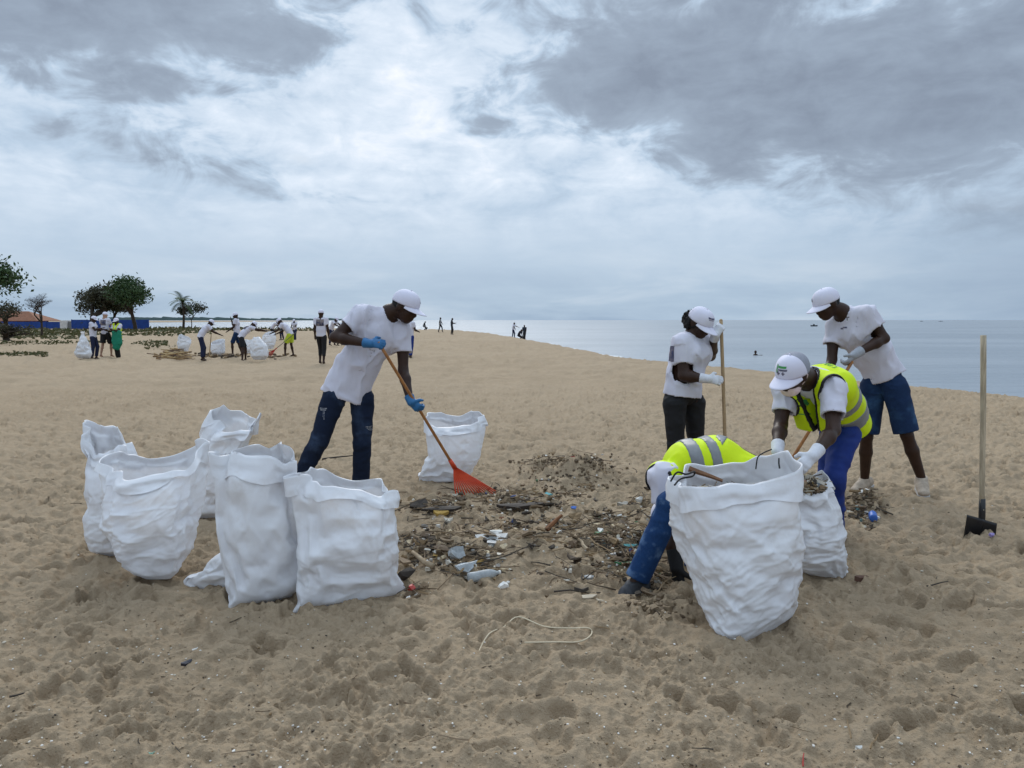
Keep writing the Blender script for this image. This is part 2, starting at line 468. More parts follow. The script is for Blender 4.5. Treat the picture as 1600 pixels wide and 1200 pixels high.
# ================================================================== SACKS
def pchip(xs, ys, x):
    xs = np.asarray(xs, float); ys = np.asarray(ys, float)
    h = np.diff(xs); d = (ys[1:] - ys[:-1]) / (h[:, None] if ys.ndim > 1 else h)
    m_ = np.zeros_like(ys); m_[0] = d[0]; m_[-1] = d[-1]
    a, b = d[:-1], d[1:]
    m_[1:-1] = np.where(a * b > 0, 2 * a * b / np.where(np.abs(a + b) < 1e-9, 1, a + b), 0)
    i = np.clip(np.searchsorted(xs, x) - 1, 0, len(xs) - 2)
    t = ((x - xs[i]) / h[i]); 
    if ys.ndim > 1: t = t[:, None]; hh = h[i][:, None]
    else: hh = h[i]
    return (2 * t**3 - 3 * t**2 + 1) * ys[i] + (t**3 - 2 * t**2 + t) * hh * m_[i] + (-2 * t**3 + 3 * t**2) * ys[i + 1] + (t**3 - t**2) * hh * m_[i + 1]

def upsample(P):
    """double the rings (closed) and the rows (open) of a tube of points"""
    M, N = P.shape[:2]
    Q = np.empty((M, 2 * N, 3)); Q[:, ::2] = P
    Q[:, 1::2] = (9 * (P + np.roll(P, -1, 1)) - (np.roll(P, 1, 1) + np.roll(P, -2, 1))) / 16
    O = np.empty((2 * M - 1, 2 * N, 3)); O[::2] = Q
    mid = (Q[:-1] + Q[1:]) / 2
    if M > 3: mid[1:-1] = (9 * (Q[1:-2] + Q[2:-1]) - (Q[:-3] + Q[3:])) / 16
    O[1::2] = mid
    return O

def tnormals(T):
    th = np.roll(T, -1, 1) - np.roll(T, 1, 1); tv = np.gradient(T, axis=0)
    n = np.cross(th, tv); n /= np.linalg.norm(n, axis=-1, keepdims=True) + 1e-9
    return n

def relax(P, T, g_h, g_v, iters, pull, bend, zmin, dmin=-0.05, dmax=0.004, pin=None):
    TN = tnormals(T)
    """cloth that is a little too large for its shape buckles into folds"""
    P = P.copy()
    def rest(A, B): return np.linalg.norm(A - B, axis=-1)
    Lh = rest(T, np.roll(T, -1, 1)) * (1 + g_h)
    Lv = rest(T[:-1], T[1:]) * (1 + g_v)
    gd = ((g_h if np.ndim(g_h) else 0) + (g_v if np.ndim(g_v) == 0 else 0)) 
    Ld = rest(T[:-1], np.roll(T, -1, 1)[1:]) * (1 + 0.5 * (np.mean(g_h) + np.mean(g_v)))
    Le = rest(np.roll(T, -1, 1)[:-1], T[1:]) * (1 + 0.5 * (np.mean(g_h) + np.mean(g_v)))
    B2h = rest(T, np.roll(T, -2, 1)); B2v = rest(T[:-2], T[2:])
    for it in range(iters):
        C = np.zeros_like(P); W_ = np.zeros(P.shape[:2] + (1,))
        def con(A, B, L, k, ia, ib, tens=1.0, comp=1.0):
            d = B - A; l = np.linalg.norm(d, axis=-1, keepdims=True) + 1e-9
            e = (l - L[..., None]); e = np.where(e > 0, e * tens, e * comp)
            c = d / l * e * 0.5 * k
            ia(C, c); ib(C, -c); ia(W_, k); ib(W_, k)
        R1 = np.roll(P, -1, 1)
        def all_(X, c): X += c
        def nxt(n):
            def f(X, c): X += np.roll(c, n, 1) if isinstance(c, np.ndarray) else c
            return f
        def lo(X, c): X[:-1] += c
        def hi(X, c): X[1:] += c
        def hin(X, c): X[1:] += np.roll(c, 1, 1) if isinstance(c, np.ndarray) else c
        def lon(X, c): X[:-1] += np.roll(c, 1, 1) if isinstance(c, np.ndarray) else c
        con(P, R1, Lh, 1.0, all_, nxt(1))
        con(P[:-1], P[1:], Lv, 1.0, lo, hi)
        con(P[:-1], R1[1:], Ld, 0.5, lo, hin)
        con(R1[:-1], P[1:], Le, 0.5, lon, hi)
        if bend > 0:
            con(P, np.roll(P, -2, 1), B2h, bend, all_, nxt(2), 0.4, 1.0)
            def lo2(X, c): X[:-2] += c
            def hi2(X, c): X[2:] += c
            con(P[:-2], P[2:], B2v, bend, lo2, hi2, 0.4, 1.0)
        P = P + C / np.maximum(W_, 1e-6) * 1.7 + (T - P) * pull
        if pin is not None: P = P + (T - P) * pin
        dd = ((P - T) * TN).sum(-1, keepdims=True)
        P = P + TN * (np.clip(dd, dmin, dmax) - dd)
        P[..., 2] = np.maximum(P[..., 2], zmin)
    return P

SACK_MAT = mat('woven_sack', (0.84, 0.85, 0.88), 0.32, color2=(0.77, 0.77, 0.80), vscale=3.0, bump=0.10, bscale=420, spec=0.5, trans=0.2)
SACK_IN = SACK_MAT
# dust and grime rubbed into the lower cloth: a stain with a shape of its own
_t = SACK_MAT.node_tree; _b = _t.nodes['Principled BSDF']
_src = _b.inputs['Base Color'].links[0].from_socket
_oc = _t.nodes.new('ShaderNodeTexCoord').outputs['Object']
_s = _t.nodes.new('ShaderNodeSeparateXYZ'); _t.links.new(_oc, _s.inputs[0])
_gr = (noise(_t, _oc, 7.0, 5, 0.65) + noise(_t, _oc, 35.0, 4, 0.6) * 0.5).smooth(0.72, 1.15)
_cc = mixcol(_t, _gr * 0.40, _src, (0.50, 0.44, 0.37)); _t.links.new(_cc, _b.inputs['Base Color'])

def lnoise(p, scale, seed):
    """noise made of flat facets"""
    q = np.asarray(p) * scale; i = np.floor(q).astype(np.int64); f = q - i
    def h(ix, iy, iz):
        n = (ix * 374761393 + iy * 668265263 + iz * 2147483647 + seed * 144665) & 0xffffffff
        n = ((n ^ (n >> 13)) * 1274126177) & 0xffffffff
        return ((n ^ (n >> 16)) & 0xffff) / 65535.0
    # simplex-like split of every cell: linear along the sorted offsets, so facets are planes
    o_ = np.argsort(-f, axis=-1); fs_ = np.take_along_axis(f, o_, -1)
    cur = i.copy(); val = h(cur[..., 0], cur[..., 1], cur[..., 2]); r = val * (1 - fs_[..., 0])
    for k_ in range(3):
        np.put_along_axis(cur, o_[..., k_:k_ + 1], np.take_along_axis(cur, o_[..., k_:k_ + 1], -1) + 1, -1)
        val = h(cur[..., 0], cur[..., 1], cur[..., 2])
        r = r + val * (fs_[..., k_] - (fs_[..., k_ + 1] if k_ < 2 else 0))
    return r * 2 - 1

def creases(P, seed, lev, wr, fold):
    """stiff woven plastic breaks into flat facets between sharp folds: ridged noise, drawn out along the pull of the cloth"""
    c0 = P.mean(1, keepdims=True); nrm = P - c0; nrm[..., 2] = 0; nrm /= np.linalg.norm(nrm, axis=-1, keepdims=True) + 1e-6
    M_ = P.shape[0]; v = np.linspace(0, 1, M_)[:, None]
    wq = np.stack([fbm(P + 3.3, 2.5, 2, seed + 1), fbm(P + 7.7, 2.5, 2, seed + 2), fbm(P + 5.1, 2.5, 2, seed + 3)], -1) * 0.06
    Q = P + wq
    d = 0
    for a_, st, sc, am, lo, hi in fold:
        ca_, sa_ = math.cos(R(a_)), math.sin(R(a_))
        # across / along the fold direction in the plane of the picture and in depth
        al = Q[..., 0] * ca_ + Q[..., 2] * sa_; ac = -Q[..., 0] * sa_ + Q[..., 2] * ca_
        q = np.stack([al * st, ac, Q[..., 1] * 0.8], -1)
        n_ = np.abs(lnoise(q, sc, seed + int(a_) % 97)); n_ = 1 - n_ * 2.4 if sc < 7 else np.maximum(0, 1 - n_ * 4.2) * 1.5 - 0.4
        w_ = np.clip((v - lo) / 0.12, 0, 1) * np.clip((hi - v) / 0.12, 0, 1)
        d = d + n_ * am * w_
    k = (0.5, 0.0, 1.0)[min(lev, 2)]
    ed = np.clip(v / 0.06, 0.1, 1) * np.clip((1 - v) / 0.05, 0.15, 1)
    return P + nrm * (d * k * wr * ed)[..., None]

FINE = [(7, 0.20, 15.0, 0.0040, -1, 0.62), (-19, 0.20, 18.0, 0.0038, -1, 0.55), (28, 0.20, 21.0, 0.0030, -1, 0.5), (66, 0.22, 8.0, 0.0035, 0.25, 2), (114, 0.22, 9.0, 0.0035, 0.25, 2)]
FOLD = FINE + [(70, 0.30, 2.9, 0.014, 0.1, 2), (118, 0.30, 3.3, 0.012, 0.1, 2), (15, 0.30, 4.2, 0.013, -1, 0.75), (-25, 0.3, 6.0, 0.009, -1, 0.5), (20, 0.35, 11.0, 0.004, -1, 0.45), (-48, 0.35, 9.0, 0.003, -1, 2)]
SMOOTH = FINE[3:] + [(6, 0.25, 12.0, 0.0035, -1, 0.3)] + [(64, 0.22, 2.3, 0.016, -1, 2), (115, 0.22, 2.6, 0.013, -1, 2), (12, 0.3, 5.0, 0.007, -1, 0.35), (-35, 0.3, 6.0, 0.003, -1, 0.5)]
WRINKLED = FINE + [(-12, 0.16, 13.0, 0.0045, -1, 0.9), (14, 0.16, 19.0, 0.0038, -1, 0.85), (-38, 0.18, 10.0, 0.0040, 0.3, 2), (42, 0.18, 10.0, 0.004, 0.35, 2)] + [(4, 0.25, 4.6, 0.008, -1, 0.85), (-20, 0.25, 5.6, 0.008, -1, 0.8), (30, 0.28, 5.0, 0.006, -1, 0.8), (-52, 0.3, 3.2, 0.013, 0.3, 2), (60, 0.3, 3.2, 0.010, 0.5, 2), (8, 0.3, 11.0, 0.005, -1, 0.65)]
_ob = _t.nodes.new('ShaderNodeMapping'); _ob.inputs['Scale'].default_value = (0.55, 0.55, 1.25); _ob.inputs['Rotation'].default_value = (0, R(14), 0); _t.links.new(_oc, _ob.inputs['Vector'])
_w = (noise(_t, _ob.outputs[0], 5.0, 2, 0.5, 0.5) - 0.5).abs() * -1.0 + (noise(_t, _ob.outputs[0], 14.0, 2, 0.5, 0.6) - 0.5).abs() * -0.25
_bp = _t.nodes.new('ShaderNodeBump'); _bp.inputs['Strength'].default_value = 0.12; _bp.inputs['Distance'].default_value = 0.03
_t.links.new(_w.s, _bp.inputs['Height']); _old = [n for n in _t.nodes if n.type == 'BUMP' and n != _bp][0]
_t.links.new(_bp.outputs[0], _old.inputs['Normal'])
def sack(name, label, secs, Y0, Y1, rim=(0, 0, 0, 0), cuff=0.08, seed=1, grow=(0.07, 0.09), sup=2.4, open_t=None, cuff_var=0.3, flare=0.012, res=4, yaw=0.0,
         group='white woven sacks on the sand', cat='sack', zlift=0.0, wr=1.0, kink=1.0, fold=FOLD):
    """secs: from the base to the mouth (picture row, left, right, half thickness in m); Y0/Y1 distance of base and mouth"""
    rs = np.random.default_rng(seed)
    k = len(secs); keys = []
    for i, (py, xl, xr, th) in enumerate(secs):
        Yk = Y0 + (Y1 - Y0) * i / (k - 1)
        a, b_ = at(xl, py, Yk), at(xr, py, Yk)
        keys.append((*((a + b_) / 2), (b_.x - a.x) / 2, th))
    keys = np.array(keys)
    # seat it on the sand: shift so that the lowest key touches
    gz0 = gz(keys[0, 0], keys[0, 1]); keys[:, 2] += 0.0
    s = np.concatenate([[0], np.cumsum(np.linalg.norm(np.diff(keys[:, :3], axis=0), axis=1) + 1e-3)]); s /= s[-1]
    M0, N0 = 14, 30
    v = np.linspace(0, 1, M0)
    K = pchip(s, keys, v)
    th_ = np.arange(N0) / N0 * 2 * np.pi
    ca, sa = np.cos(th_), np.sin(th_)
    e = 2 / sup
    ux = np.sign(ca) * np.abs(ca) ** e; un = np.sign(sa) * np.abs(sa) ** e
    T = np.zeros((M0, N0, 3))
    ya = np.radians(np.array(yaw if hasattr(yaw, '__len__') else (yaw, yaw), float)); yv = ya[0] + (ya[1] - ya[0]) * np.clip(v * 1.6, 0, 1)
    cyv, syv = np.cos(yv), np.sin(yv); cy, syw = cyv[-1], syv[-1]
    for i in range(M0):
        hw_ = math.sqrt(max(K[i, 3] ** 2 - (K[i, 4] * syv[i]) ** 2, (0.3 * K[i, 3]) ** 2)) / cyv[i]      # outline in the view stays as wide
        ex, en = ux * hw_, un * K[i, 4]
        T[i, :, 0] = K[i, 0] + ex * cyv[i] - en * syv[i]; T[i, :, 1] = K[i, 1] + ex * syv[i] + en * cyv[i]; T[i, :, 2] = K[i, 2]
    # mouth: tilt sideways, tilt front/back, saddle, ripple
    rz = rim[0] * ca + rim[1] * sa + rim[2] * np.cos(2 * th_) + rim[3] * np.sin(3 * th_ + seed)
    rz = rz + 0.050 * kink * lnoise(np.stack([ca * 1.0, sa * 1.0, ca * 0 + seed], -1), 1.6, seed) + 0.02 * kink * lnoise(np.stack([ca, sa, ca * 0 + seed], -1), 4.2, seed + 1)
    T[..., 2] += (v ** 4)[:, None] * rz[None]
    T[..., :2] += ((v ** 5)[:, None] * 0.07 * kink * lnoise(np.stack([ca, sa, ca * 0 + seed + 5], -1), 2.6, seed + 2)[None])[..., None] * np.stack([ca * cy - sa * syw, ca * syw + sa * cy], -1)[None]
    zm = np.minimum(gz0, keys[0, 2]) + 0.004
    TN = tnormals(T)
    tk = np.clip(K[:, 4] / 0.10, 0.1, 1)[:, None]           # thin places cannot dent far
    nz = fbm(T * np.array([1, 1, 0.8]), 3.0, 2, seed * 7) - 0.3; nz2 = fbm(T + 9.1, 8.0, 2, seed * 7 + 3)
    P = T + TN * ((nz * 0.030 + nz2 * 0.012) * tk * wr)[..., None]
    for lev in range(res):
        vv_ = np.linspace(0, 1, T.shape[0])[:, None]
        lowz = 1 - np.clip((vv_ - 0.15) / 0.6, 0, 1)        # the filled lower part is the most crumpled
        sl = (0.45 + 0.75 * lowz) * wr
        gh = grow[0] * sl * (1 + 0.7 * fbm(T, 3.0, 2, seed + 5)); gv = (grow[1] * sl * (1 + 0.7 * fbm(T, 3.0, 2, seed + 8)))[:-1]
        pin = np.clip((vv_ - 0.93) / 0.07, 0, 1)[..., None] * 0.15 + np.clip((0.05 - vv_) / 0.05, 0, 1)[..., None] * 0.15
        P = relax(P, T, gh, gv, (200, 120, 60, 24)[lev], 0.0, (0.03, 0.02, 0.012, 0.015)[lev], zm, -0.055 * (tk if lev == 0 else 1.0)[..., None] if lev == 0 else -0.055, 0.004, pin)
        if lev == res - 1: P = creases(P, seed, 2, wr * (0.8 if fold is WRINKLED else 0.6), fold)
        if lev < res - 1:
            P = upsample(P); T = upsample(T)
            nn = fbm(P, (7.0, 14.0, 26.0)[lev], 2, seed + 31 + lev)
            P = P + tnormals(T) * (nn * (0.004, 0.0015, 0.0005)[lev] * wr)[..., None]
    M_, N_ = P.shape[:2]
    rows_ = [P]
    if cuff > 0:                                  # the mouth is turned over outwards
        top = P[-1]; cen = top.mean(0)
        out_ = top - cen; out_[:, 2] = 0; out_ /= np.linalg.norm(out_, axis=-1, keepdims=True) + 1e-6
        th2 = np.arange(N_) / N_ * 2 * np.pi
        cl = cuff * (1 + cuff_var * (0.6 * np.sin(th2 * 2 + seed) + 0.5 * np.sin(th2 * 3 + seed * 2.1) + 0.3 * np.sin(th2 * 7 + seed)))
        dirn = P[-1] - P[-4]; dirn /= np.linalg.norm(dirn, axis=-1, keepdims=True) + 1e-6
        nk = 9
        ex = []
        for j in range(1, nk + 1):
            f = j / nk
            up = 0.004 * math.sin(min(f * 3.0, 1) * math.pi)
            back = -np.clip(f - 0.12, 0, 1) * cl / 0.88
            # follow the wall below, a finger's width off it
            rowi = np.clip((M_ - 1) - (-back) / (np.linalg.norm(P[-1] - P[-8], axis=-1).mean() / 7 + 1e-6), 0, M_ - 1)
            r0 = np.floor(rowi).astype(int); fr = (rowi - r0)[:, None]; cidx = np.arange(N_)
            wall = P[r0, cidx] * (1 - fr) + P[np.minimum(r0 + 1, M_ - 1), cidx] * fr
            wav = 0.5 + 0.5 * np.sin(th2 * 5 + seed * 1.7 + f * 2) * 0.7
            ex.append(wall + out_ * (0.0035 + flare * 0.8 * (f ** 0.9) * (0.6 + wav))[:, None] + dirn * up)
        rows_.append(np.array(ex))
    A = np.concatenate(rows_, 0)
    M_ = A.shape[0]
    ii = np.arange(M_ * N_).reshape(M_, N_)
    F = np.stack([ii[:-1], np.roll(ii, -1, 1)[:-1], np.roll(ii, -1, 1)[1:], ii[1:]], -1).reshape(-1, 4)
    vv = A.reshape(-1, 3)
    # close the bottom seam
    bot = ii[0]; h2 = N_ // 2
    seam = np.array([[bot[j], bot[(N_ - j) % N_], bot[(N_ - j - 1) % N_], bot[j + 1]] for j in range(1, h2 - 1)])
    F = np.concatenate([F, seam])
    me = mesh(name, vv, F)
    o = link(name, me, SACK_MAT)
    me['mouth'] = [float(x) for x in P[-1].mean(0)]
    tag(o, label, cat, group)
    o.location = (0, 0, zlift)
    return o, P

def seam_ear(par, px0, py0, px1, py1, Y, wdt, seed):
    pass

GB = 'white woven sacks on the sand'
sack('woven_sack', 'white sack half hidden behind the wide gaping sack, at far left', [(868, 160, 186, .02), (852, 149, 200, .12), (810, 143, 208, .15), (760, 143, 206, .14), (715, 142, 203, .10), (684, 140, 196, .065)],
     4.75, 4.85, rim=(-0.055, 0.05, 0.02, 0.015), cuff=0.13, seed=3, grow=(0.05,0.07), group=GB)
sack('woven_sack', 'wide gaping white sack with torn frayed bottom tip, front of the left cluster', [(905, 230, 266, .015), (885, 206, 282, .10), (850, 184, 299, .16), (808, 166, 304, .19), (765, 168, 309, .18), (716, 172, 306, .13)],
     4.32, 4.42, rim=(0.012, 0.05, 0.03, 0.022), cuff=0.075, seed=12, fold=WRINKLED, grow=(0.035,0.055), sup=3.0, cuff_var=0.6, flare=0.02, group=GB)
sack('woven_sack', 'white sack leaning right with floppy folded mouth, rear of left cluster', [(809, 306, 345, .03), (795, 300, 352, .13), (750, 298, 366, .14), (705, 310, 384, .13), (668, 326, 398, .11), (652, 334, 402, .08)],
     5.8, 5.85, rim=(-0.03, 0.06, 0.015, 0.02), cuff=0.12, seed=21, grow=(0.035,0.05), cuff_var=0.7, flare=0.03, group=GB)
sack('woven_sack', 'slumped white sack with one corner lying on the sand behind the tall sack', [(926, 318, 425, .02), (908, 290, 455, .06), (882, 325, 474, .10), (830, 375, 478, .10), (780, 392, 470, .08), (756, 405, 460, .06)],
     4.2, 4.2, rim=(0, 0.01, 0.01, 0.01), cuff=0.06, seed=27, grow=(0.06,0.08), group=GB)
sack('woven_sack', 'tall upright white sack with smooth sides and closed turned over top', [(943, 371, 470, .008), (931, 367, 472, .08), (890, 356, 474, .13), (830, 346, 471, .13), (765, 340, 464, .10), (722, 336, 458, .045), (711, 335, 457, .032)],
     4.06, 4.08, yaw=(36, 8), rim=(0.0, 0.015, -0.012, 0.008), cuff=0.12, seed=5, fold=SMOOTH, grow=(0.016,0.022), sup=2.2, cuff_var=0.35, group=GB)
sack('woven_sack', 'white sack with pulled out bottom corners and slanting rolled mouth', [(946, 466, 627, .008), (932, 470, 626, .06), (895, 475, 619, .115), (845, 472, 615, .135), (790, 468, 611, .11), (756, 464, 608, .065)],
     4.03, 4.05, yaw=(24, 6), rim=(-0.035, 0.03, 0.012, 0.012), cuff=0.085, seed=34, fold=SMOOTH[:2]+FOLD[:2]+FOLD[4:], grow=(0.035,0.05), cuff_var=0.4, flare=0.02, group=GB)
sack('woven_sack', 'wide mouthed white sack standing behind the orange rake', [(753, 655, 708, .03), (738, 656, 736, .13), (705, 670, 750, .18), (675, 668, 755, .19), (655, 668, 752, .15)],
     7.0, 7.1, rim=(0.0, 0.055, 0.02, 0.015), cuff=0.10, seed=44, grow=(0.05,0.07), cuff_var=0.4, flare=0.02, group=GB)
G1, G1P = sack('woven_sack', 'biggest white sack, overfull and leaning, tied with black cord loops', [(993, 1135, 1243, .008), (977, 1118, 1246, .07), (945, 1098, 1249, .14), (905, 1080, 1249, .18), (855, 1063, 1246, .20), (800, 1052, 1240, .19), (742, 1049, 1237, .13)],
     3.64, 3.74, yaw=(43, 6), rim=(0.055, 0.03, 0.015, 0.012), cuff=0.125, seed=58, fold=WRINKLED, grow=(0.022,0.04), sup=2.5, cuff_var=0.25, flare=0.02, group=GB)
G2, G2P = sack('woven_sack', 'white sack with ragged top and trailing corner beside the biggest sack', [(902, 1262, 1336, .008), (893, 1246, 1322, .06), (860, 1236, 1318, .15), (822, 1232, 1313, .15), (785, 1226, 1303, .13), (762, 1224, 1290, .11)],
     4.47, 4.52, yaw=(-22, 5), rim=(0.03, 0.03, 0.02, 0.03), cuff=0.05, seed=63, fold=WRINKLED, grow=(0.05,0.07), cuff_var=0.7, group=GB)
# ================================================================== solid modelling with distance fields
def A3(v): return np.array(v, np.float32)
def unit(v): v = V(v); return v / max(v.length, 1e-9)
class Prim:
    def __init__(s, lo, hi, fn): s.lo, s.hi, s.fn = np.minimum(lo, hi), np.maximum(lo, hi), fn
def cone(a, b, ra, rb, cap=None, capa=None):
    """tapered limb; cap: cut flat at fraction t=cap along a->b"""
    a, b = A3(a), A3(b); ab = b - a; L2 = float(ab @ ab) + 1e-9; L = math.sqrt(L2); r = max(ra, rb)
    def fn(p):
        q = p - a; tr = q @ ab / L2; t = np.clip(tr, 0, 1)
        d = np.linalg.norm(q - t[..., None] * ab, axis=-1) - (ra + (rb - ra) * t)
        if cap is not None: d = np.maximum(d, (tr - cap) * L)
        if capa is not None: d = np.maximum(d, (capa - tr) * L)
        return d
    return Prim(np.minimum(a, b) - r, np.maximum(a, b) + r, fn)
def econe(a, b, wa, wb, side, cap=None, side_b=None, ext=0.0):
    """limb of oval section: wa=(half width along side, half depth)"""
    a, b = A3(a), A3(b)
    if ext: b = b + (b - a) / (np.linalg.norm(b - a) + 1e-9) * ext
    ab = b - a; L = float(np.linalg.norm(ab)) + 1e-9; ax = ab / L
    s1 = A3(side); s1 = s1 - ax * (s1 @ ax); s1 /= np.linalg.norm(s1) + 1e-9
    s2 = A3(side_b if side_b is not None else side); s2 = s2 - ax * (s2 @ ax); s2 /= np.linalg.norm(s2) + 1e-9
    r = max(*wa, *wb)
    def fn(p):
        q = p - a; h = q @ ax; t = np.clip(h / L, 0, 1)
        s = s1 + (s2 - s1) * t[..., None]; s /= np.linalg.norm(s, axis=-1, keepdims=True)
        f = np.cross(ax, s)
        ls = (q * s).sum(-1); lf = (q * f).sum(-1); o = h - t * L
        w = wa[0] + (wb[0] - wa[0]) * t; dd = wa[1] + (wb[1] - wa[1]) * t
        mn = np.minimum(w, dd)
        k = np.sqrt((ls / w) ** 2 + (lf / dd) ** 2 + (o / mn) ** 2) + 1e-6
        g = np.sqrt((ls / w / w) ** 2 + (lf / dd / dd) ** 2 + (o / mn / mn) ** 2) + 1e-6
        d = (k - 1) * k / g
        if cap is not None: d = np.maximum(d, h - cap * L)
        return d
    return Prim(np.minimum(a, b) - r, np.maximum(a, b) + r, fn)
def ell(c, axes, rad):
    c = A3(c); Mx = np.array([A3(unit(x)) for x in axes]); rad = A3(rad); r = float(rad.max())
    def fn(p):
        l = (p - c) @ Mx.T
        k = np.linalg.norm(l / rad, axis=-1) + 1e-6; g = np.linalg.norm(l / rad / rad, axis=-1) + 1e-6
        return (k - 1) * k / g
    return Prim(c - r, c + r, fn)
BIG = 0.08
class Grid:
    def __init__(s, prims, dx, pad=0.02):
        lo = np.min([q.lo for q in prims], 0) - pad; hi = np.max([q.hi for q in prims], 0) + pad
        s.lo, s.dx = lo, dx; s.n = np.ceil((hi - lo) / dx).astype(int) + 2
        s.ax = [lo[i] + np.arange(s.n[i], dtype=np.float32) * dx for i in range(3)]
    def pts(s, sl):
        g = np.empty(tuple(q.stop - q.start for q in sl) + (3,), np.float32)
        g[..., 0] = s.ax[0][sl[0]][:, None, None]; g[..., 1] = s.ax[1][sl[1]][None, :, None]; g[..., 2] = s.ax[2][sl[2]][None, None, :]
        return g
    def field(s, prims, k=0.02):
        F = np.full(s.n, BIG, np.float32)
        for q in prims:
            i0 = np.clip(((q.lo - BIG - s.lo) / s.dx).astype(int), 0, s.n); i1 = np.clip(((q.hi + BIG - s.lo) / s.dx).astype(int) + 2, 0, s.n)
            if np.any(i1 <= i0): continue
            sl = tuple(slice(a, b) for a, b in zip(i0, i1))
            d = q.fn(s.pts(sl)); f = F[sl]
            if k > 0:
                h = np.maximum(k - np.abs(f - d), 0) / k
                F[sl] = np.minimum(f, d) - h * h * k * 0.25
            else: F[sl] = np.minimum(f, d)
        return F
    def full(s): return s.pts(tuple(slice(0, n) for n in s.n))
def nets(F, lo, dx):
    """surface nets: quads round the zero level of F"""
    S_ = F < 0
    c = S_[:-1, :-1, :-1].astype(np.int8).copy(); cnt = c * 0
    for a in (0, 1):
        for b in (0, 1):
            for e in (0, 1):
                cnt += S_[a:S_.shape[0] - 1 + a, b:S_.shape[1] - 1 + b, e:S_.shape[2] - 1 + e]
    act = (cnt > 0) & (cnt < 8)
    I = np.argwhere(act)
    if len(I) == 0: return np.zeros((0, 3), np.float32), np.zeros((0, 4), int)
    idm = np.full(act.shape, -1, np.int64); idm[act] = np.arange(len(I))
    cor = np.array([(a, b, e) for a in (0, 1) for b in (0, 1) for e in (0, 1)])
    vals = np.stack([F[I[:, 0] + q[0], I[:, 1] + q[1], I[:, 2] + q[2]] for q in cor], 1)
    acc = np.zeros((len(I), 3)); nn = np.zeros((len(I), 1))
    for i in range(8):
        for j in range(i + 1, 8):
            if np.abs(cor[i] - cor[j]).sum() != 1: continue
            a, b = vals[:, i], vals[:, j]; cr = (a < 0) != (b < 0)
            t = np.where(cr, a / np.where(np.abs(a - b) < 1e-9, 1, a - b), 0)[:, None]
            acc += np.where(cr[:, None], cor[i] + t * (cor[j] - cor[i]), 0); nn += cr[:, None]
    vtx = (I + acc / np.maximum(nn, 1)) * dx + lo
    Q = []
    for ax in range(3):
        sl0 = [slice(None)] * 3; sl1 = [slice(None)] * 3; sl0[ax] = slice(0, -1); sl1[ax] = slice(1, None)
        a, b = S_[tuple(sl0)], S_[tuple(sl1)]
        E_ = np.argwhere(a != b); inside = a[E_[:, 0], E_[:, 1], E_[:, 2]]
        u, w = (ax + 1) % 3, (ax + 2) % 3
        ok = (E_[:, u] > 0) & (E_[:, w] > 0) & (E_[:, u] < F.shape[u] - 1) & (E_[:, w] < F.shape[w] - 1)
        E_ = E_[ok]; inside = inside[ok]
        def cell(du, dw):
            q = E_.copy(); q[:, u] -= du; q[:, w] -= dw; return idm[q[:, 0], q[:, 1], q[:, 2]]
        q = np.stack([cell(1, 1), cell(0, 1), cell(0, 0), cell(1, 0)], 1)
        q[~inside] = q[~inside][:, ::-1]
        Q.append(q)
    Q = np.concatenate(Q); Q = Q[(Q >= 0).all(1)]
    return vtx.astype(np.float32), Q
def smooth_mesh(v, f, it=2, k=0.5):
    if it == 0 or len(f) == 0: return v
    e = np.concatenate([f[:, [0, 1]], f[:, [1, 2]], f[:, [2, 3]], f[:, [3, 0]]])
    for _ in range(it):
        s = np.zeros((len(v), 3)); n = np.zeros(len(v))
        for a in range(3): s[:, a] = np.bincount(e[:, 0], v[e[:, 1], a], len(v))
        n = np.bincount(e[:, 0], minlength=len(v))
        v = v + (s / np.maximum(n, 1)[:, None] - v) * k * (n > 0)[:, None]
    return v.astype(np.float32)
def sdf_obj(name, F, grid, material, parent, it=1):
    v, f = nets(F, grid.lo, grid.dx)
    v = smooth_mesh(v, f, it)
    return link(name, mesh(name, v, f), material, parent)
def simple(name, prims, dx, material, parent, k=0.02, it=1, mod=None):
    g = Grid(prims, dx); F = g.field(prims, k)
    if mod is not None: F = mod(F, g)
    return sdf_obj(name, F, g, material, parent, it)
def tube_mesh(name, pts, rads, seg=10, cap=True):
    pts = [V(p) for p in pts]; n = len(pts); vs, fs = [], []
    if not hasattr(rads, '__len__'): rads = [rads] * n
    up = V((0.13, 0.27, 0.95)); 
    for i, p in enumerate(pts):
        d = unit(pts[min(i + 1, n - 1)] - pts[max(i - 1, 0)])
        x = d.cross(up); x = unit(x if x.length > 1e-3 else d.cross(V((1, 0, 0)))); y = d.cross(x)
        for j in range(seg):
            a = 2 * math.pi * j / seg; vs.append(p + (x * math.cos(a) + y * math.sin(a)) * rads[i])
    for i in range(n - 1):
        for j in range(seg): fs.append((i * seg + j, i * seg + (j + 1) % seg, (i + 1) * seg + (j + 1) % seg, (i + 1) * seg + j))
    if cap: fs.append(tuple(range(seg))[::-1]); fs.append(tuple((n - 1) * seg + j for j in range(seg)))
    return mesh(name, vs, fs)

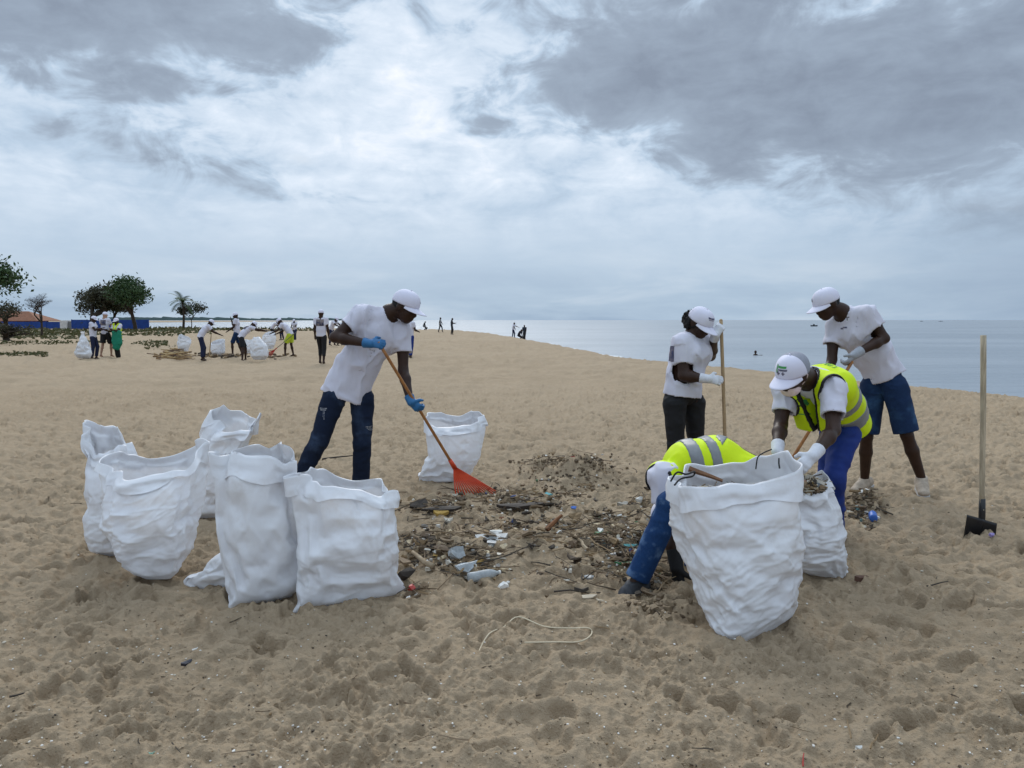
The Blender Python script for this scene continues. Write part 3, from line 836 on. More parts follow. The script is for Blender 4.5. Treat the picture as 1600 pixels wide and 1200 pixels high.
def decal(name, target, origin, direc, up, shapes, material, parent, off=0.003, step=0.006):
    """flat print laid on a surface: shapes are (u0,u1,v0,v1) boxes or (u,v,r) discs, in metres, thrown along direc on to the target"""
    dg = None
    me = target.data; M4 = target.matrix_world if False else None
    base = V((0, 0, 0))
    bvh = BVHTree.FromPolygons([v.co for v in me.vertices], [tuple(p.vertices) for p in me.polygons])
    d = unit(direc); x = unit(d.cross(V(up))); y = unit(x.cross(d))
    vs, fs = [], []
    for sh in shapes:
        if len(sh) == 4: u0, u1, v0, v1 = sh
        else: u0, u1, v0, v1 = sh[0] - sh[2], sh[0] + sh[2], sh[1] - sh[2], sh[1] + sh[2]
        nu, nv = max(1, int((u1 - u0) / step)), max(1, int((v1 - v0) / step)); ids = {}
        for i in range(nu + 1):
            for j in range(nv + 1):
                u, w = u0 + (u1 - u0) * i / nu, v0 + (v1 - v0) * j / nv
                if len(sh) == 3 and (u - sh[0]) ** 2 + (w - sh[1]) ** 2 > (sh[2] * 1.08) ** 2: continue
                hit = bvh.ray_cast(V(origin) + x * u + y * w - d * 0.25, d, 0.6)
                if hit[0] is None: continue
                n = hit[1]; n = n if n.dot(d) < 0 else -n
                ids[i, j] = len(vs); vs.append(hit[0] + n * off)
        for i in range(nu):
            for j in range(nv):
                q = [ids.get(c) for c in ((i, j), (i + 1, j), (i + 1, j + 1), (i, j + 1))]
                if None in q: continue
                if max((vs[q[a]] - vs[q[b]]).length for a, b in ((0, 1), (1, 2), (2, 3), (3, 0))) > 0.05: continue
                fs.append(tuple(q))
    if not fs: return None
    return link(name, mesh(name, vs, fs), material, parent)
# ================================================================== PEOPLE
SKIN = mat('dark_brown_skin', (0.040, 0.0185, 0.0115), 0.45, var=0.25, vscale=14, bump=0.05, bscale=200, spec=0.25)
SKIN_B = mat('deep_brown_skin', (0.046, 0.0225, 0.0145), 0.45, var=0.25, vscale=14, spec=0.25)
SKIN_L = mat('light_tan_skin', (0.38, 0.22, 0.15), 0.55, var=0.1)
HAIR = mat('black_hair', (0.008, 0.007, 0.007), 0.7, bump=0.8, bscale=160)
TEE = mat('white_cotton', (0.68, 0.67, 0.76), 0.85, var=0.04, vscale=5, bump=0.06, bscale=500, spec=0.15, trans=0.10)
CAPM = mat('white_cap_cloth', (0.68, 0.67, 0.78), 0.8, var=0.03, bump=0.08, bscale=450, spec=0.2)
CAP_GREY = mat('grey_mesh_cloth', (0.30, 0.31, 0.36), 0.8, var=0.15, vscale=120, bump=0.3, bscale=600)
VEST = mat('hi_vis_yellow', (0.62, 0.80, 0.008), 0.6, var=0.08, vscale=9, bump=0.08, bscale=350, spec=0.25)
STRIP = mat('grey_reflective_tape', (0.20, 0.21, 0.22), 0.38, var=0.12, vscale=20, spec=0.5)
BLACK = mat('black_trim', (0.012, 0.012, 0.014), 0.6)
BLACKP = mat('black_leggings', (0.010, 0.010, 0.012), 0.7, var=0.3, vscale=10, bump=0.1, bscale=80)
BLUEP = mat('royal_blue_cloth', (0.006, 0.028, 0.19), 0.7, var=0.25, vscale=7, bump=0.1, bscale=200)
NAVY = mat('navy_cloth', (0.012, 0.018, 0.055), 0.75, var=0.3, vscale=8)
BLUE_GLOVE = mat('blue_rubber', (0.02, 0.14, 0.33), 0.4, var=0.2, vscale=20, spec=0.4)
WHITE_GLOVE = mat('white_knit_glove', (0.66, 0.67, 0.72), 0.85, var=0.1, vscale=40, bump=0.2, bscale=400)
GREY_GLOVE = mat('grey_knit_glove', (0.36, 0.38, 0.42), 0.85, var=0.15, vscale=40, bump=0.2, bscale=400)
BLACK_GLOVE = mat('black_glove', (0.010, 0.010, 0.011), 0.7)
MASK = mat('pale_pink_mask', (0.78, 0.62, 0.62), 0.8)
SHOE_W = mat('dusty_white_shoe', (0.46, 0.38, 0.30), 0.85, var=0.25, vscale=30, bump=0.2, bscale=150)
SHOE_D = mat('dark_grey_shoe', (0.05, 0.055, 0.065), 0.7, var=0.4, vscale=40)
SOLE = mat('pale_sole', (0.50, 0.48, 0.46), 0.8, var=0.2, vscale=30)
EYE = mat('eye_white', (0.5, 0.47, 0.43), 0.25)
GREEN_PRINT = mat('green_print', (0.06, 0.30, 0.08), 0.7)
NAVY_PRINT = mat('navy_print', (0.03, 0.045, 0.12), 0.7, color2=(0.20, 0.17, 0.20), vscale=34)
def denim(name, base, fade, fscale):
    m = mat(name, base, 0.85, bump=0.15, bscale=300, spec=0.15)
    t = m.node_tree; b = t.nodes['Principled BSDF']; oc = t.nodes.new('ShaderNodeTexCoord').outputs['Object']
    f = noise(t, oc, fscale, 3, 0.5).smooth(0.50, 0.72); g = noise(t, oc, 60, 4, 0.7).smooth(0.4, 0.7)
    c = mixcol(t, f * 0.8, base, fade); c = mixcol(t, g * 0.3, c, tuple(x * 0.4 for x in base))
    t.links.new(c, b.inputs['Base Color']); return m
JEANS_DK = denim('dark_worn_jeans', (0.010, 0.017, 0.038), (0.035, 0.055, 0.10), 5)
JEANS_BL = denim('blue_faded_jeans', (0.012, 0.042, 0.125), (0.11, 0.19, 0.33), 13)
JEANS_SH = denim('blue_denim_shorts', (0.012, 0.030, 0.080), (0.035, 0.085, 0.17), 6)

def head_axes(J):
    f = unit(J['hf']); u = V(J['hu']); u = unit(u - f * u.dot(f)); return f, u.cross(f) * -1 * -1, u   # forward, left, up
def frame(f, u):
    f = unit(f); u = unit(V(u) - f * V(u).dot(f)); s = unit(u.cross(f)); return f, s, u

def folds(F, g, amp, scale, seed, stretch=(1, 1, 0.55), band=0.045, inner=0.45):
    """creases pressed into cloth"""
    i = np.argwhere(np.abs(F) < band)
    if len(i) == 0: return F
    p = i * g.dx + g.lo
    q = p * np.array(stretch) + 0.05 * np.stack([fbm(p, 5, 2, seed + 1), fbm(p, 5, 2, seed + 2), fbm(p, 5, 2, seed + 3)], -1)
    n = np.clip(np.abs(fbm(q, scale, 2, seed)) * 1.7 - 0.5 + 0.5 * fbm(q + 4, scale * 0.5, 1, seed + 9), -0.8, inner)
    F = F.copy(); F[i[:, 0], i[:, 1], i[:, 2]] += (n * amp).astype(np.float32)
    return F

def cap_geom(parent, C, f, s, u, k=1.0, mat_front=None, mat_back=None, back_gap=True, tilt=0.0, res=1, brim_mat=None):
    """baseball cap: crown of six sewn panels with a button, curved brim, strap gap at the back"""
    mat_front = mat_front or CAPM; mat_back = mat_back or mat_front; brim_mat = brim_mat or mat_front
    cc = V(C) + u * 0.028 * k - f * 0.004 * k
    rf, rs, ru = 0.111 * k, 0.090 * k, 0.095 * k
    NP, NT = (48, 14) if res else (16, 6)
    vs, fs, fm = [], [], []
    def pt(ph, th, off=0.0):
        seam = 1 + 0.026 * abs(math.sin(3 * ph)) * math.sin(min(th, math.pi / 2)) - 0.012
        front = max(0, math.cos(ph)) ** 2
        zz = math.cos(th); rr = math.sin(th) ** (0.82 - 0.12 * front)
        return cc + (f * (math.cos(ph) * rr * rf) + s * (math.sin(ph) * rr * rs)) * (seam + off) + u * (zz * ru * (1 + 0.05 * front) + off * 0.1)
    for i in range(NT + 1):
        for j in range(NP):
            ph = 2 * math.pi * j / NP
            te = math.pi / 2 + 0.16 - 0.10 * math.cos(ph)
            th = 0.02 + (te - 0.02) * i / NT
            if back_gap and abs(ph - math.pi) < 0.42 and i > NT * 0.62 and i < NT: pass
            vs.append(pt(ph, th))
    for i in range(NT):
        for j in range(NP):
            ph = 2 * math.pi * (j + 0.5) / NP
            if back_gap and abs(ph - math.pi) < 0.40 * math.sqrt(max(0, (i + 0.5 - NT * 0.60) / (NT * 0.4))) and NT * 0.60 < i < NT - 1: continue
            a, b = i * NP + j, i * NP + (j + 1) % NP
            fs.append((a, a + NP, b + NP, b)); fm.append(0 if math.cos(ph) > 0.05 else 1)
    me = mesh('cap', vs, fs); me.materials.append(mat_front); me.materials.append(mat_back)
    me.polygons.foreach_set('material_index', fm)
    cap = link('cap', me, None, parent)
    if res: sm = cap.modifiers.new('thick', 'SOLIDIFY'); sm.thickness = 0.004; sm.offset = 1
    # brim
    vs, fs = [], []; NU, NV = (18, 6) if res else (8, 2)
    for lay in (0, 1):
        for i in range(NU + 1):
            a = -1.18 + 2.36 * i / NU
            for j in range(NV + 1):
                t = j / NV; te = math.pi / 2 + 0.155 - 0.10 * math.cos(a)
                root = pt(a, te, 0.008); reach = 0.092 * k * (math.cos(a / 1.18 * math.pi / 2) ** 0.55)
                droop = -0.17 * reach * t - 0.020 * k * (math.sin(a) ** 2) * (0.3 + t) + 0.003
                vs.append(root + f * (reach * t) + s * (math.sin(a) * 0.006 * t) + u * (droop - 0.004 * lay))
    nv1 = (NU + 1) * (NV + 1)
    for lay in (0, 1):
        for i in range(NU):
            for j in range(NV):
                a = lay * nv1 + i * (NV + 1) + j
                q = (a, a + 1, a + NV + 2, a + NV + 1); fs.append(q if lay else q[::-1])
    for i in range(NU):
        a = i * (NV + 1) + NV; fs.append((a, a + NV + 1, a + NV + 1 + nv1, a + nv1))
    link('brim', mesh('brim', vs, fs), brim_mat, cap)
    if res:
        c0 = pt(0, 0.0) + u * 0.002
        link('button', simple_ball('button', c0, 0.007 * k), mat_front, cap)
    return cap, pt
def simple_ball(name, c, r, seg=8, ring=6, sc=(1, 1, 1)):
    vs, fs = [V(c) + V((0, 0, r * sc[2]))], []
    for i in range(1, ring):
        th = math.pi * i / ring
        for j in range(seg):
            a = 2 * math.pi * j / seg; vs.append(V(c) + V((math.sin(th) * math.cos(a) * sc[0], math.sin(th) * math.sin(a) * sc[1], math.cos(th) * sc[2])) * r)
    vs.append(V(c) - V((0, 0, r * sc[2])))
    for j in range(seg): fs.append((0, 1 + j, 1 + (j + 1) % seg))
    for i in range(ring - 2):
        for j in range(seg):
            a, b = 1 + i * seg + j, 1 + i * seg + (j + 1) % seg; fs.append((a, a + seg, b + seg, b))
    n = len(vs) - 1
    for j in range(seg): fs.append((n, n - seg + (j + 1) % seg, n - seg + j))
    return mesh(name, vs, fs)

def hand_prims(w, d, n, thumb, curl=(50, 55, 35), spread=1.0, k=1.0, thumb_in=0.5, cuff_dir=None, cuff=0.05, fat=1.0):
    """glove on a hand: palm, four unequal fingers with three joints each, thumb leaving the side of the palm.
    w wrist, d along the hand, n palm side, thumb: direction across towards the thumb"""
    w = V(w); d = unit(d); n = unit(V(n) - d * V(n).dot(d)); x = d.cross(n); x = x if x.dot(V(thumb)) > 0 else -x
    P = []
    kn = w + d * 0.088 * k
    P.append(econe(w + d * 0.005, kn - d * 0.008, (0.030 * k * fat, 0.019 * k * fat), (0.041 * k * fat, 0.0155 * k * fat), x))
    P.append(cone(w + d * 0.02 + x * 0.02 * k + n * 0.006, w + d * 0.05 * k + x * 0.03 * k + n * 0.010, 0.017 * k, 0.014 * k))
    for i, (xo, ln, yo, sp) in enumerate(((0.030, 0.072, 0.0, 5), (0.010, 0.080, 0.004, 1), (-0.010, 0.074, 0.001, -3), (-0.029, 0.058, -0.007, -8))):
        p = kn + x * xo * k * fat + d * yo; ang = 0.0; r = (0.0105, 0.0108, 0.0102, 0.0092)[i] * k * fat
        dd = Matrix.Rotation(R(sp * spread), 3, n) @ d; dd = dd if (dd.dot(x) * sp >= -0.3) else d
        for sgm, fr in enumerate((0.44, 0.31, 0.25)):
            ang += curl[sgm] * (1 + 0.06 * (i - 1.5))
            dr = dd * math.cos(R(ang)) + n * math.sin(R(ang)); q = p + dr * ln * fr * k
            P.append(cone(p, q, r, r * 0.92)); p = q; r *= 0.92
    tb = w + d * 0.030 * k + x * 0.030 * k; r = 0.0125 * k * fat
    dr = unit(x * 0.75 + d * 0.65 + n * thumb_in * 0.6); q = tb + dr * 0.036 * k; P.append(cone(tb, q, r * 1.15, r))
    dr = unit(x * (0.55 - thumb_in * 0.5) + d * 0.75 + n * (0.3 + thumb_in)); P.append(cone(q, q + dr * 0.03 * k, r, r * 0.85))
    if cuff > 0:
        cd = unit(cuff_dir) if cuff_dir is not None else -d
        P.append(cone(w + d * 0.012, w + cd * cuff, 0.036 * k * fat, 0.042 * k * fat, cap=1.0))
    return P
def glove(parent, P, material, dx=0.0045, it=1, name='glove'):
    return simple(name, P, dx, material, parent, k=0.009, it=it)

def shoe(parent, ank, toe, material, up=V((0, 0, 1)), k=1.0, dx=0.007, gzv=None, sole_mat=None):
    """low shoe: heel, waist, toe box, ankle opening and a separate sole"""
    ank, toe = V(ank), V(toe); d = toe - ank; d.z *= 1.0; d = unit(d)
    side = unit(d.cross(up)); upv = side.cross(d)
    b = ank - upv * 0.075 * k
    heel = b - d * 0.055 * k; tip = b + d * 0.175 * k
    P = [econe(heel + upv * 0.045, b + d * 0.06 * k + upv * 0.045, (0.036 * k, 0.045 * k), (0.042 * k, 0.045 * k), side),
         econe(b + d * 0.05 * k + upv * 0.038, tip - d * 0.04 * k + upv * 0.030, (0.043 * k, 0.040 * k), (0.044 * k, 0.028 * k), side),
         cone(b + upv * 0.05, ank + upv * 0.02, 0.046 * k, 0.043 * k, cap=1.0)]
    def mod(F, g):
        p = g.full() - A3(b); return np.maximum(F, -(p @ A3(upv)) + 0.006)
    s = simple('shoe', P, dx, material, parent, k=0.03, mod=mod)
    PS = [econe(heel + upv * 0.008, b + d * 0.06 * k + upv * 0.008, (0.040 * k, 0.03), (0.046 * k, 0.03), side),
          econe(b + d * 0.05 * k + upv * 0.008, tip - d * 0.038 * k + upv * 0.008, (0.047 * k, 0.03), (0.047 * k, 0.03), side)]
    def mod2(F, g):
        h = (g.full() - A3(b)) @ A3(upv); return np.maximum(F, np.abs(h - 0.004) - 0.014)
    simple('sole', PS, dx, sole_mat or SOLE, s, k=0.02, mod=mod2)
    return s

def person(label, J, st, cat='person', group=None, lod=0):
    """J joints in the place; st clothing. One body mesh; clothing, hair, gloves and shoes are its children"""
    sc = st.get('scale', 1.0); B = st.get('build', 1.0)
    dxb = (0.0075, 0.016)[lod]; dxc = (0.0078, 0.017)[lod]
    base = (V(J['anL']) + V(J['anR'])) / 2
    root = empty('person', (base.x, base.y, gz(base.x, base.y)))
    tag(root, label, cat, group)
    f, s, u = frame(J['hf'], J['hu']); H = V(J['head']); hk = st.get('head', 1.0) * sc
    def hp(a, b, c): return H + f * a * hk + s * b * hk + u * c * hk
    pel, wai, che, nek = (V(J[k]) for k in ('pelvis', 'waist', 'chest', 'neck'))
    cs = unit(V(J['shL']) - V(J['shR'])); ps = unit(V(J['hipL']) - V(J['hipR']))
    cs = unit(cs - unit(nek - che) * cs.dot(unit(nek - che)) * 0.8)
    # ---------------- body
    skin = st.get('skin', SKIN)
    P = [ell(H + u * 0.012 * hk - f * 0.008 * hk, (f, s, u), (0.100 * hk, 0.078 * hk, 0.100 * hk)),
         ell(hp(0.030, 0, -0.055), (f, s, u), (0.068 * hk, 0.060 * hk, 0.066 * hk)),
         ell(hp(0.060, 0, -0.098), (f, s, u), (0.030 * hk, 0.034 * hk, 0.024 * hk)),
         cone(hp(-0.030, 0, -0.055), nek + (H - nek) * 0.12, 0.054 * hk, 0.062 * sc), cone(nek + (H - nek) * 0.25, nek + unit(che - nek) * 0.05, 0.060 * sc, 0.075 * sc),
         cone(hp(0.086, 0, 0.012), hp(0.110, 0, -0.030), 0.010 * hk, 0.015 * hk), ell(hp(0.095, 0, -0.034), (f, s, u), (0.016 * hk, 0.022 * hk, 0.012 * hk)),
         ell(hp(0.088, 0, -0.062), (f, s, u), (0.018 * hk, 0.026 * hk, 0.009 * hk)), ell(hp(0.085, 0, -0.078), (f, s, u), (0.017 * hk, 0.023 * hk, 0.009 * hk)),
         ell(hp(0.082, 0, 0.026), (f, s, u), (0.016 * hk, 0.050 * hk, 0.012 * hk))]
    for q in (-1, 1):
        P.append(ell(hp(-0.006, q * 0.079, -0.012), (f + s * q * 0.3, s, u), (0.020 * hk, 0.010 * hk, 0.032 * hk)))
        P.append(ell(hp(0.066, q * 0.036, -0.030), (f, s, u), (0.024 * hk, 0.020 * hk, 0.020 * hk)))
    tor = [econe(pel, wai, (0.140 * B * sc, 0.095 * B * sc), (0.128 * B * sc, 0.088 * B * sc), ps, side_b=cs),
           econe(wai, che, (0.128 * B * sc, 0.088 * B * sc), (0.150 * B * sc, 0.100 * B * sc), cs),
           econe(che, nek - unit(nek - che) * 0.05, (0.150 * B * sc, 0.100 * B * sc), (0.115 * B * sc, 0.070 * B * sc), cs)]
    P += tor
    hands_bare = st.get('bare_hands', False)
    for q in 'LR':
        sh, el_, wr = V(J['sh' + q]), V(J['el' + q]), V(J['wr' + q])
        P += [cone(che * 0.25 + nek * 0.75 + (sh - nek) * 0.25, sh, 0.060 * sc, 0.058 * B * sc), cone(sh, sh.lerp(el_, 0.45), 0.056 * B * sc, 0.052 * B * sc), cone(sh.lerp(el_, 0.45), el_, 0.051 * B * sc, 0.040 * B * sc),
              cone(el_, el_.lerp(wr, 0.3), 0.040 * B * sc, 0.044 * B * sc), cone(el_.lerp(wr, 0.3), wr, 0.044 * B * sc, 0.027 * sc)]
        if hands_bare:
            hd = unit(J.get('hand' + q, wr - el_))
            if lod: P += [econe(wr, wr + hd * 0.08 * sc, (0.03 * sc, 0.02 * sc), (0.036 * sc, 0.018 * sc), cs), cone(wr + hd * 0.08 * sc, wr + hd * 0.15 * sc, 0.020 * sc, 0.014 * sc)]
            else: P += hand_prims(wr, hd, -cs if q == 'L' else cs, f, cuff=0, curl=(20, 25, 20))
        hi_, kn, an = V(J['hip' + q]), V(J['kn' + q]), V(J['an' + q])
        P += [cone(pel.lerp(hi_, 0.6), hi_.lerp(kn, 0.15), 0.088 * B * sc, 0.082 * B * sc), cone(hi_.lerp(kn, 0.15), kn, 0.080 * B * sc, 0.052 * B * sc),
              cone(kn, kn.lerp(an, 0.35), 0.050 * B * sc, 0.054 * B * sc), cone(kn.lerp(an, 0.35), an, 0.053 * B * sc, 0.034 * sc)]
        if st.get('barefoot'):
            td = unit(V(J['toe' + q]) - an); P += [cone(an - V((0, 0, 0.03)), an - V((0, 0, 0.055)) + td * 0.15 * sc, 0.040 * sc, 0.022 * sc), cone(an - V((0, 0, 0.03)), an - V((0, 0, 0.05)) - td * 0.04, 0.036 * sc, 0.026 * sc)]
    body = simple('body', P, dxb, skin, root, k=0.022 * (1, 1.3)[lod], it=1)
    if not lod:
        for q in (-1, 1):
            link('eye', simple_ball('eye', hp(0.083, q * 0.033, 0.004), 0.0115 * hk), EYE, body)
    # ---------------- hair
    if st.get('hair', True) and not (lod and st.get('hair') != 'bun'):
        hP = [ell(H + u * 0.014 * hk - f * 0.014 * hk, (f, s, u), (0.101 * hk, 0.082 * hk, 0.092 * hk))]
        if st.get('hair') == 'bun':
            hP += [ell(H - f * 0.105 * hk - u * 0.03 * hk, (f, s, u), (0.055 * hk, 0.066 * hk, 0.070 * hk)), ell(H - f * 0.05 * hk + s * 0.05 * hk * st.get('bun_side', 0) - u * 0.035 * hk, (f, s, u), (0.062 * hk, 0.078 * hk, 0.066 * hk))]
        def hm(F, g):
            p = g.full() - A3(H); a = p @ A3(f); c = p @ A3(u)
            lim = (a - 0.035 * hk - 0.3 * np.maximum(c, -0.03)) * 0.9
            F = np.maximum(F, lim); F = np.maximum(F, -(c + 0.075 * hk) if st.get('hair') != 'bun' else -(c + 0.12 * hk))
            if st.get('hair') == 'bun': F = folds(F, g, 0.026, 30, 5, (1, 1, 1)); F = folds(F, g, 0.014, 70, 6, (1, 1, 1))
            return F
        simple('hair', hP, dxb, HAIR, root, k=0.02, mod=hm, it=0 if st.get('hair') == 'bun' else 1)
    # ---------------- T-shirt
    lo_ = st.get('loose', 0.020); tee = st.get('tee', TEE)
    hem = pel + (pel - wai) * st.get('hem', 0.35); hw = st.get('hem_w', 1.0)
    def torso_prims(o, cap, ext, belly=0.0, hem_pt=None, w=1.0):
        hp_ = hem_pt if hem_pt is not None else hem
        return [econe(wai, hp_, ((0.134 * B * sc + o) , (0.098 * B * sc + o)), ((0.155 * B * sc + o) * w, (0.112 * B * sc + o) * w), cs, side_b=ps, cap=1.0 if cap else None, ext=ext),
                econe(wai, che, (0.136 * B * sc + o, 0.098 * B * sc + o), (0.155 * B * sc + o, 0.106 * B * sc + o + belly), cs),
                econe(che, nek - unit(nek - che) * 0.035, (0.155 * B * sc + o, 0.106 * B * sc + o * 0.8), (0.105 * B * sc, 0.060 * B * sc), cs)]
    def vyoke(o): return [cone(nek + unit(che - nek) * 0.045, nek.lerp(V(J['sh' + q]), 0.86), 0.058 * sc + o * 0.3, 0.076 * B * sc + o * 0.5) for q in 'LR']
    def yoke(o): return [cone(nek + unit(che - nek) * 0.045, V(J['sh' + q]), 0.050 * sc + o * 0.3, 0.050 * B * sc + o * 0.4) for q in 'LR']
    slv = st.get('sleeve', 0.58)
    def sleeves(o, cap):
        r = []
        for q in 'LR':
            sh, el_ = V(J['sh' + q]), V(J['el' + q]); e = sh + (el_ - sh) * slv
            r.append(cone(sh, e if cap else e + (el_ - sh) * 0.3, 0.058 * B * sc + o * 0.5, (0.062 if cap else 0.063) * B * sc + o * st.get('slv_o', 0.7), cap=1.0 if cap else None))
        return r
    neck_cut = cone(nek + unit(che - nek) * 0.05 , nek + (H - nek) * 0.9, 0.070 * sc, 0.085 * sc)
    chest_f = unit(cs.cross(unit(nek - che)))
    extra = []
    if st.get('bust'):
        for q in (-1, 1): extra.append(ell(che + chest_f * 0.085 * sc + cs * q * 0.070 * sc - unit(nek - che) * 0.0, (chest_f, cs, unit(nek - che)), (0.075, 0.072, 0.075)))
    if tee is not None:
        A_ = torso_prims(lo_, True, 0.0, w=hw) + yoke(lo_) + sleeves(lo_, True) + extra
        Bp = torso_prims(lo_, False, 0.12, w=hw) + yoke(lo_) + sleeves(lo_, False) + extra
        g = Grid(A_, dxc, 0.03)
        wide = st.get('seed', 1)
        FA, FB = g.field(A_, 0.06), g.field(Bp, 0.06)
        NC = np.full(g.n, BIG, np.float32); NC = g.field([neck_cut], 0)
        am = st.get('fold', 0.017) * (1, 0.8)[lod]
        D = folds(FB, g, am, st.get('fold_scale', 9.0), wide, st.get('fold_st', (1, 1, 0.6))) if not lod else FB
        if not lod: D = folds(D, g, 0.0028, 18, wide + 40, (1, 1, 0.6))
        FA = np.where(FA > FB + 1e-4, np.maximum(D, FA), D)          # hems stay cut straight
        F = np.maximum(FA, -(D + (0.018, 0.034)[lod])); F = np.maximum(F, -NC)
        sdf_obj('t_shirt', F, g, tee, root, it=1)
    # ---------------- trousers / shorts
    leg_o = st.get('leg_o', 0.014); cut = st.get('leg_cut', 0.97); pm = st.get('pants', NAVY)
    def leg(o, cap):
        r = [econe(pel + (wai - pel) * 0.25, pel, (0.142 * B * sc, 0.100 * B * sc), (0.158 * B * sc, 0.112 * B * sc), ps)]
        for q in 'LR':
            hi_, kn, an = V(J['hip' + q]), V(J['kn' + q]), V(J['an' + q])
            r.append(cone(pel.lerp(hi_, 0.65), hi_.lerp(kn, 0.15), 0.086 * B * sc + o * 0.5, 0.085 * B * sc + o * 0.6))
            if cut < 0.5:                           # shorts, cut above or at the knee
                c_ = cut / 0.5; e = hi_ + (kn - hi_) * c_
                r.append(cone(hi_.lerp(kn, 0.1), e if cap else e + (kn - hi_) * 0.25, 0.090 * B * sc + o * 0.6, 0.072 * B * sc + o * 1.3, cap=1.0 if cap else None))
            else:
                r.append(cone(hi_.lerp(kn, 0.15), kn, 0.089 * B * sc + o * 0.6, 0.058 * B * sc + o))
                c_ = (cut - 0.5) / 0.5; e = kn + (an - kn) * c_; rr = st.get('ankle_r', 0.052)
                r.append(cone(kn, e if cap else e + (an - kn) * 0.25, 0.058 * B * sc + o, rr * sc + o * 0.8, cap=1.0 if cap else None))
        return r
    A_, Bp = leg(leg_o, True), leg(leg_o, False)
    g = Grid(A_, dxc, 0.03); FA, FB = g.field(A_, 0.02), g.field(Bp, 0.02)
    if not lod:
        D = folds(FB, g, st.get('pfold', 0.0085), st.get('pfold_scale', 9), st.get('seed', 1) + 50, (0.8, 0.8, 1.5)); FA = np.where(FA > FB + 1e-4, np.maximum(D, FA), D)
    else: D = FB
    F = np.maximum(FA, -(D + (0.018, 0.034)[lod]))
    trousers = sdf_obj(st.get('pname', 'trousers'), F, g, pm, root, it=1)
    # ---------------- vest
    vest = None
    if st.get('vest'):
        vo = lo_ + 0.024; hv = pel + (pel - wai) * st.get('vest_hem', 0.2)
        A_ = torso_prims(vo, True, 0, hem_pt=hv, w=st.get('vest_w', 1.03)) + vyoke(vo) + st.get('vest_extra', []); Bp = torso_prims(vo, False, 0.12, hem_pt=hv, w=st.get('vest_w', 1.03)) + vyoke(vo) + st.get('vest_extra', [])
        g = Grid(A_, dxc, 0.03); FA, FB = g.field(A_, 0.04), g.field(Bp, 0.04)
        D = folds(FB, g, 0.007, 6.5, st.get('seed', 1) + 90) if not lod else FB
        FA = FA + (D - FB)
        p = g.full()
        arm = g.field([cone(V(J['sh' + q]) - (V(J['el' + q]) - V(J['sh' + q])) * 0.02 + unit(V(J['sh' + q]) - che) * 0.052, V(J['sh' + q]).lerp(V(J['el' + q]), 0.5), 0.080 * sc, 0.098 * sc) for q in 'LR'], 0)
        nc = g.field([cone(nek + unit(che - nek) * 0.03, nek + (H - nek) * 0.9, 0.082 * sc, 0.09 * sc)], 0)
        c3 = A3(che); ls = (p - c3) @ A3(cs); lf = (p - c3) @ A3(chest_f); lu = (p - c3) @ A3(unit(nek - che))
        opn = np.where(lf > 0, np.abs(ls) - (0.008 + 0.20 * np.maximum(lu + 0.02, 0)), BIG)      # V front
        cutf = np.minimum(np.minimum(arm, nc), opn)
        shell = FA
        F = np.maximum(shell, -cutf)
        vest = sdf_obj('vest', F, g, VEST, root, it=1)
        # black binding along every edge
        hemd = np.abs((p - A3(hv)) @ A3(unit(hv - wai)))
        edge = np.minimum(np.abs(cutf), hemd)
        TRM = np.maximum(np.maximum(FA - 0.004, -(D + 0.03)), np.maximum(edge - (0.009, 0.014)[lod], -cutf - 0.006))
        TRM = np.maximum(TRM, (p - A3(hv)) @ A3(unit(hv - wai)) - 0.006)
        if not lod: sdf_obj('binding', TRM, g, BLACK, vest, it=1)
        for (a0, a1) in st.get('strips', ((0.30, 0.48), (0.66, 0.84))):
            # bands round the body, measured down the spine from the chest to the hem
            tot = (wai - che).length + (hv - wai).length
            d1 = A3(unit(wai - che)); d2 = A3(unit(hv - wai)); l1 = (wai - che).length
            h1 = (p - c3) @ d1; h2 = (p - A3(wai)) @ d2 + l1
            hh = np.where(h1 < l1, h1, h2) / tot
            ST = np.maximum(np.maximum(FA - 0.006, -(D + 0.022)), np.maximum((a0 - hh) * tot, (hh - a1) * tot)); ST = np.maximum(ST, -cutf + 0.002)
            sdf_obj('reflective_strip', ST, g, STRIP, vest, it=1)
    # ---------------- cap
    cap = None
    if st.get('cap', True):
        cap, cpt = cap_geom(root, H, f, s, u, hk * st.get('cap_k', 1.0), res=0 if lod else 1, mat_back=st.get('cap_back'), back_gap=st.get('cap_gap', True) and not lod)
    return root, dict(f=f, s=s, u=u, H=H, hp=hp, body=body, vest=vest, cap=cap, cs=cs, chest_f=chest_f, che=che, trousers=trousers, hk=hk)

# ------------------------------------------------------------------ the man with the rake
J = dict(pelvis=at(546, 600, 6.40), waist=at(560, 568, 6.40), chest=at(588, 520, 6.40), neck=at(603, 489, 6.40), head=at(633, 478, 6.38), hf=(0.84, -0.30, -0.45), hu=(0.40, -0.1, 0.9),
         shL=at(629, 516, 6.47), elL=at(630, 578, 6.42), wrL=at(641, 627, 6.26), shR=at(566, 491, 6.30), elR=at(523, 527, 6.20), wrR=at(577, 537, 6.10),
         hipL=at(566, 614, 6.46), knL=at(566, 694, 6.38), anL=at(563, 771, 6.46), toeL=at(590, 785, 6.36), hipR=at(527, 608, 6.32), knR=at(498, 690, 6.26), anR=at(457, 769, 6.28), toeR=at(475, 790, 6.1))
A, Ai = person('man in white shirt and dark ripped jeans bending over the orange rake', J,
               dict(seed=2, pants=JEANS_DK, pname='jeans', hem=0.62, hem_w=1.16, loose=0.032, leg_o=0.016, ankle_r=0.060, scale=1.02, head=1.03, sleeve=0.55, fold=0.021, fold_scale=8.0, fold_st=(1.0, 1.0, 0.5)))
